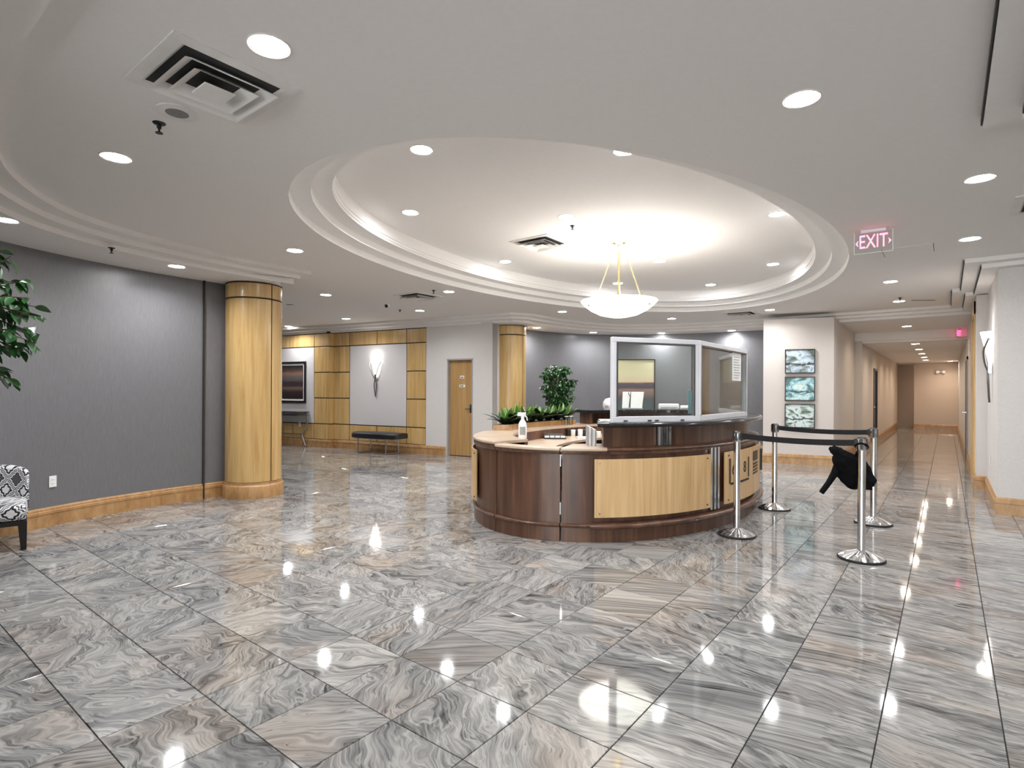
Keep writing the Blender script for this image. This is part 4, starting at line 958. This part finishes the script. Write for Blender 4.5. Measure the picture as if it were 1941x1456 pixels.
papers('brochure', -3.95, 6.75, 0.75, 0.7, 0.22, 0.30, 0.012, 'open white brochure on the work surface by the bundles', n=2)
t = thing('spiral_binder', 'leaning spiral bound booklet stack at the end of the walnut riser', 'binder', (*ep(-62.5, 0.33), 0.872), radians(35))
for k in range(7):
    m = MB().box((-0.02, -0.11, 0), (0.02, 0.11, 0.004)); 
    MB().box((-0.055 + 0.013 * k, -0.10, 0.0), (-0.047 + 0.013 * k, 0.10, 0.19 - 0.006 * k)).build('booklet', 'white_paper' if k % 3 else 'grey_plastic', t, world=False)
for j in range(2):
    q = ep(168 - 3.2 * j, 0.36); t = thing('tumbler', 'clear glass tumbler at the end of the planter', 'glass', (*q, 0.895), 0, 'two clear tumblers by the planter')
    MB().lathe([(1e-4, 0), (0.026, 0), (0.033, 0.13), (0.031, 0.13), (0.025, 0.006), (1e-4, 0.006)], 16).build('vessel', 'pane_glass', t, True, world=False); MB().lathe([(0.033, 0.127), (0.0345, 0.13), (0.033, 0.133)], 16).build('rim', 'white_plastic', t, True, world=False)

# planter with leafy plants along the ring
plt = thing('planter_box', 'long curved wooden planter box along the desk counter', 'planter', (*ep(180, 0.15), 0.895))
seg(-152, -200, 0.06, 0.08, 0.895, 0.965).build('outer_board', 'oak_trim', plt, True, angle=30); seg(-152, -200, 0.25, 0.27, 0.895, 0.965).build('inner_board', 'oak_trim', plt, True, angle=30)
seg(-151.2, -152.2, 0.06, 0.27, 0.895, 0.965).build('end_board', 'oak_trim', plt); seg(-199.8, -200.8, 0.06, 0.27, 0.895, 0.965).build('end_board', 'oak_trim', plt); seg(-152, -200, 0.08, 0.25, 0.90, 0.945).build('soil_fill', 'soil', plt)
def blade(L_, wd, droop, mat, par, az, tilt, base):
    n = 6; vs = []; fs = []
    for i in range(n + 1):
        u = i / n; ww = wd * (sin(pi * min(1, 0.12 + 0.88 * u)) ** 0.8) * 0.5 + 0.002; r = L_ * (sin(tilt) * u + droop * u * u * 0.5); z = L_ * (cos(tilt) * u - droop * u * u * 0.62)
        vs += [(r, -ww, z + ww * 0.25), (r, 0, z), (r, ww, z + ww * 0.25)]
    for i in range(n):
        for k in (0, 1): fs.append((i * 3 + k, (i + 1) * 3 + k, (i + 1) * 3 + k + 1, i * 3 + k + 1))
    m = MB().add(vs, fs); m.xf(Matrix.Translation(base) @ Matrix.Rotation(az, 4, 'Z'))
    o = m.build('leaf', mat, par, True, world=False); return o
def clump(x, y, z, label, s):
    t = thing('planter_plant', label, 'plant', (x, y, z), random.uniform(0, 6), 'plants in the desk planter')
    for k in range(9): blade(s * random.uniform(0.8, 1.15), 0.095, random.uniform(0.30, 0.65), 'leaf_dark', t, k * 2 * pi / 9 + random.uniform(-.2, .2), random.uniform(0.55, 0.95), (0, 0, 0))
    for k in range(5): blade(s * random.uniform(0.7, 0.95), 0.05, random.uniform(0.05, 0.2), 'leaf_bright', t, k * 2 * pi / 5 + 0.4, random.uniform(0.1, 0.4), (0, 0, 0.01))
for k in range(9):
    p = ep(-155 - 5.3 * k, 0.16); lab = 'leafy green plant with bright centre growing in the desk planter'
    clump(p[0], p[1], 0.945, lab, 0.30 + 0.02 * (k % 3))

# ------------------------------------------------------------------ queue barrier posts
def stanchion(x, y, label, tilt=0.0):
    t = thing('barrier_post', label, 'barrier post', (x, y, 0), 0, 'queue barrier posts')
    MB().lathe([(1e-4, 0.0), (0.172, 0.0), (0.178, 0.006), (0.178, 0.014), (0.172, 0.02), (0.15, 0.021)], 40).build('rubber_rim', 'black_rubber', t, True, world=False)
    # fluted dome
    n = 40; prof = [(0.17, 0.018), (0.13, 0.036), (0.08, 0.056), (0.045, 0.072), (0.032, 0.078)]; vs = []
    for r, z in prof:
        for k in range(n):
            a = 2 * pi * k / n; vs.append((r * cos(a), r * sin(a), z + (0.004 * min(1, r / 0.08) if k % 2 else 0)))
    MB().add(vs, [(i * n + k, i * n + (k + 1) % n, (i + 1) * n + (k + 1) % n, (i + 1) * n + k) for i in range(len(prof) - 1) for k in range(n)]).build('dome_base', 'chrome', t, False, world=False)
    MB().lathe([(0.030, 0.07), (0.030, 0.925)], 20).build('post', 'chrome', t, True, world=False)
    m = MB().lathe([(0.033, 0.915), (0.036, 0.92), (0.036, 1.01), (0.033, 1.018), (1e-4, 1.02)], 20); hd_ = m.build('head', 'chrome', t, True, world=False)
    m = MB()
    for k in range(4):
        a = k * pi / 2 + 0.05; m.box((-0.010, 0.030, 0.925), (0.010, 0.042, 1.012), Matrix.Rotation(a, 4, 'Z'))
    m.build('belt_slot', 'black_plastic', hd_, world=False)
    MB().lathe([(0.034, 1.014), (0.034, 1.022), (1e-4, 1.024)], 20).build('cap', 'black_plastic', hd_, True, world=False)
    return t
ST = [(-1.61, 5.645), (-0.56, 5.505), (-1.62, 7.21), (-0.612, 7.065)]
for (x, y), lab in zip(ST, ['chrome barrier post nearest the desk sign panel', 'chrome barrier post with the black jacket hung on it', 'chrome barrier post beside the desk on the corridor side', 'chrome barrier post behind the jacket post, holding the back belt']): stanchion(x, y, lab)
def belt(a, b, label):
    a, b = Vector(a), Vector(b); d = (b - a).normalized(); p0 = a + d * 0.042; p1 = b - d * 0.042; nn = Vector((-d.y, d.x)) * 0.0015; m = MB(); vs = []; n = 12
    for i in range(n + 1):
        u = i / n; q = p0.lerp(p1, u); sag = 0.018 * (1 - (2 * u - 1) ** 2)
        for sg in (1, -1):
            vs += [(q.x + nn.x * sg, q.y + nn.y * sg, 0.948 - sag), (q.x + nn.x * sg, q.y + nn.y * sg, 1.0 - sag)]
    fs = []
    for i in range(n):
        k = i * 4; fs += [(k, k + 4, k + 5, k + 1), (k + 2, k + 3, k + 7, k + 6), (k + 1, k + 5, k + 7, k + 3), (k, k + 2, k + 6, k + 4)]
    fs += [(0, 1, 3, 2), (n * 4, n * 4 + 2, n * 4 + 3, n * 4 + 1)]
    t = thing('barrier_belt', label, 'belt', (a.x, a.y, 0.948), 0, 'retractable queue belts'); m.add(vs, fs).build('webbing', 'black_webbing', t)
    rz = atan2(d.y, d.x); m = MB().box((-0.012, -0.012, 0.94), (0.014, 0.012, 1.008), Matrix.Translation((p1.x, p1.y, 0)) @ Matrix.Rotation(rz, 4, 'Z')); m.build('end_clip', 'black_plastic', t)
belt(ST[0], ST[1], 'black webbing belt stretched between the two front barrier posts'); belt(ST[2], ST[3], 'black webbing belt stretched between the two back barrier posts')
# jacket hung on the post
import bmesh as _b
def jacket():
    t = thing('jacket', 'crumpled black jacket hanging from a barrier post with one sleeve out', 'jacket', (-0.645, 5.62, 0.525), 0)
    bm = bmesh.new(); bmesh.ops.create_icosphere(bm, subdivisions=4, radius=1.0)
    from mathutils import noise as nz
    R3 = Vector((cos(th), sin(th), 0)); F3 = Vector((-sin(th), cos(th), 0))
    for v in bm.verts:
        p = v.co.copy(); u = p.x; q = p.z
        # top-left shoulder to lower-right hem
        k = 1 + 0.26 * nz.noise(p * 1.7 + Vector((3, 1, 2))) + 0.17 * nz.noise(p * 3.6) + 0.09 * nz.noise(p * 9)
        x = u * 0.165 * k; z_ = q * 0.168 * k; y_ = p.y * 0.075 * k
        z_ -= x * 0.42 - 0.01; x += 0.06 * (0.3 - q) * 0.5
        if q > 0.45 and u < 0.2: x -= 0.045; z_ += 0.02
        w3 = R3 * x + F3 * y_ + Vector((0, 0, z_ + 0.195)); v.co = w3
    me = bpy.data.meshes.new('jacket_body'); bm.to_mesh(me); bm.free(); me.materials.append(M['black_cloth']); me.shade_smooth()
    o = bpy.data.objects.new('body', me); C.objects.link(o); o.parent = t
    pts = [R3 * -0.12 + Vector((0, 0, 0.24)), R3 * -0.15 + Vector((0, 0, 0.17)), R3 * -0.20 + Vector((0, 0, 0.09)), R3 * -0.262 + Vector((0, 0, 0.005))]
    m = MB().tube(pts, [0.035, 0.03, 0.024, 0.022], 10); m.build('sleeve', 'black_cloth', t, True, world=False)
    # loop round the post head
    P = Vector((-0.56 + 0.645, 5.505 - 5.62, 0.02)); loop = [P + Vector((cos(a) * 0.045, sin(a) * 0.045, 0.40 - 0.03 * sin(a))) for a in [2 * pi * k / 14 for k in range(14)]]
    MB().tube(loop, 0.008, 6, closed=True).build('hanging_loop', 'black_cloth', t, True, world=False)
    MB().tube([P + Vector((-0.02, 0.045, 0.38)), R3 * 0.02 + Vector((0, 0, 0.30)), R3 * -0.02 + Vector((0, 0, 0.22))], 0.012, 6).build('hanging_strap', 'black_cloth', t, True, world=False)
jacket()

# ------------------------------------------------------------------ patterned chair at the left
t = thing('accent_chair', 'low chair in black and white quatrefoil fabric with dark tapered legs', 'chair', (-6.66, 1.01, 0), radians(-11))
# local: seat faces +x; corner leg at (+x,+y) is the one in view
def rounded(m_, name, mat, b=0.03): return m_.build(name, mat, t, bevel=b, world=False, smooth=True)
rounded(MB().box((-0.30, -0.30, 0.25), (0.31, 0.30, 0.40)), 'seat_cushion', 'quatrefoil_fabric', 0.045)
m = MB(); n = 10
rows = []
for i in range(n + 1):
    y_ = -0.31 + 0.62 * i / n; bow = 0.05 * (1 - (y_ / 0.31) ** 2)
    rows.append([(-0.20 - bow + 0.10 * (abs(y_) / 0.31) ** 2, y_, 0.26), (-0.27 - bow + 0.10 * (abs(y_) / 0.31) ** 2, y_, 0.685 - 0.05 * (abs(y_) / 0.31) ** 4), (-0.36 - bow + 0.10 * (abs(y_) / 0.31) ** 2, y_, 0.69 - 0.05 * (abs(y_) / 0.31) ** 4), (-0.37 - bow + 0.10 * (abs(y_) / 0.31) ** 2, y_, 0.26)])
m.add([p for r in rows for p in r], [(i * 4 + j, (i + 1) * 4 + j, (i + 1) * 4 + (j + 1) % 4, i * 4 + (j + 1) % 4) for i in range(n) for j in range(4)] + [(0, 1, 2, 3), (n * 4 + 3, n * 4 + 2, n * 4 + 1, n * 4)])
rounded(m, 'backrest', 'quatrefoil_fabric', 0.03)
MB().box((-0.29, -0.29, 0.215), (0.30, 0.29, 0.255)).build('seat_rail', 'black_lacquer', t, world=False)
for sx in (-1, 1):
    for sy in (-1, 1):
        m = MB(); x0, y0 = sx * 0.27, sy * 0.265
        m.add([(x0 + a * 0.032, y0 + b * 0.032, 0.25) for a, b in ((-1, -1), (1, -1), (1, 1), (-1, 1))] + [(x0 + sx * 0.01 + a * 0.019, y0 + sy * 0.01 + b * 0.019, 0.0) for a, b in ((-1, -1), (1, -1), (1, 1), (-1, 1))], [(0, 1, 2, 3), (7, 6, 5, 4), (0, 4, 5, 1), (1, 5, 6, 2), (2, 6, 7, 3), (3, 7, 4, 0)])
        m.build('leg', 'black_lacquer', t, world=False)

# ------------------------------------------------------------------ indoor fig trees
def leaf_mesh(L_, wd):
    vs = []; fs = []; n = 5
    for i in range(n + 1):
        u = i / n; ww = wd * 0.5 * (sin(pi * u ** 0.8)) ** 0.9 + 0.0008; z = -0.18 * L_ * u * u
        vs += [(u * L_, -ww, z + ww * 0.3), (u * L_, 0, z), (u * L_, ww, z + ww * 0.3)]
    for i in range(n):
        for k in (0, 1): fs.append((i * 3 + k, (i + 1) * 3 + k, (i + 1) * 3 + k + 1, i * 3 + k + 1))
    return vs, fs
def tree(loc, label, trunk_h, crown, n_br, leaves, L_, wd, pot_r=0.17, seed=1, single=False, extra=None):
    rn = random.Random(seed); t = thing('fig_tree', label, 'plant', loc)
    MB().lathe([(1e-4, 0), (pot_r * 0.75, 0), (pot_r, 0.30), (pot_r * 1.04, 0.30), (pot_r * 1.04, 0.33), (pot_r * 0.93, 0.33), (pot_r * 0.9, 0.28), (1e-4, 0.28)], 24).build('pot', 'terracotta', t, True, world=False)
    MB().lathe([(1e-4, 0.285), (pot_r * 0.9, 0.285)], 20).build('soil_fill', 'soil', t, world=False)
    cz, rx, rz_ = crown; m = MB()
    m.tube([(0, 0, 0.27), (0.02, 0.01, trunk_h * 0.5), (-0.01, 0.015, trunk_h), (0, 0, cz)], [0.032, 0.027, 0.024, 0.012], 10)
    m.tube([(0.02, -0.02, 0.27), (-0.03, 0.01, trunk_h * 0.55), (0.02, -0.015, trunk_h)], [0.022, 0.02, 0.016], 8)
    tips = []
    for k in range(n_br):
        a = rn.uniform(0, 2 * pi); e = rn.uniform(-0.9, 1.0); rr = rn.uniform(0.6, 1.0)
        tip = Vector((cos(a) * rx * rr * sqrt(max(0.05, 1 - e * e * 0.8)), sin(a) * rx * rr * sqrt(max(0.05, 1 - e * e * 0.8)), cz + e * rz_))
        st = Vector((0, 0, min(cz, max(trunk_h * 0.92, tip.z - 0.25)))); mid = st.lerp(tip, 0.55) + Vector((0, 0, 0.07)); tips.append((st, mid, tip))
    for tip in (extra or []):
        tip = Vector(tip); st = Vector((0, 0, min(cz, tip.z + 0.1))); tips.append((st, st.lerp(tip, 0.5) + Vector((0, 0, 0.06)), tip))
    for st, mid, tip in tips: m.tube([st, mid, tip], [0.009, 0.006, 0.003], 5)
    m.build('trunk', 'bark', t, True, world=False)
    vs0, fs0 = leaf_mesh(L_, wd); me0 = MB().add(vs0, fs0).mesh('leaf', 'leaf_ficus', True); allm = MB(); cnt = 0
    recs = []
    for st, mid, tip in tips:
        for q in range(leaves):
            u = 0.35 + 0.65 * (q + rn.random()) / leaves
            p = (st.lerp(mid, u * 2) if u < 0.5 else mid.lerp(tip, u * 2 - 1)); d = (tip - st).normalized()
            mt = Matrix.Translation(p) @ Matrix.Rotation(atan2(d.y, d.x) + rn.uniform(-1.6, 1.6), 4, 'Z') @ Matrix.Rotation(rn.uniform(-0.1, 1.2), 4, 'Y') @ Matrix.Rotation(rn.uniform(-0.7, 0.7), 4, 'X') @ Matrix.Scale(rn.uniform(0.75, 1.15), 4)
            recs.append(mt)
    if single:
        for mt in recs[:290]:
            o = bpy.data.objects.new('leaf', me0); C.objects.link(o); o.parent = t; o.matrix_local = mt
        recs = recs[290:]
    if recs:
        for mt in recs: allm.add([mt @ Vector(p) for p in vs0], fs0)
        o = allm.build('foliage', 'leaf_ficus', t, True, world=False); o['kind'] = 'stuff'
    return t
tree((-6.22, 9.5, 0), 'bushy green fig tree standing behind the desk by the back column', 1.05, (1.50, 0.41, 0.44), 110, 16, 0.085, 0.042, seed=4)
# the near tree stands left of the view; its right-hand branches reach in
tree((-5.38, 0.62, 0), 'leafy fig tree standing in front of the patterned chair', 1.25, (1.93, 0.52, 0.50), 60, 9, 0.105, 0.055, seed=11, single=True, extra=[(0.42, 0.36, 2.02), (0.40, 0.42, 1.9), (0.36, 0.40, 1.72), (0.24, 0.30, 2.32), (0.30, 0.42, 1.98), (0.26, 0.36, 2.15), (0.33, 0.44, 1.78), (0.22, 0.33, 1.45), (0.28, 0.36, 1.66)])
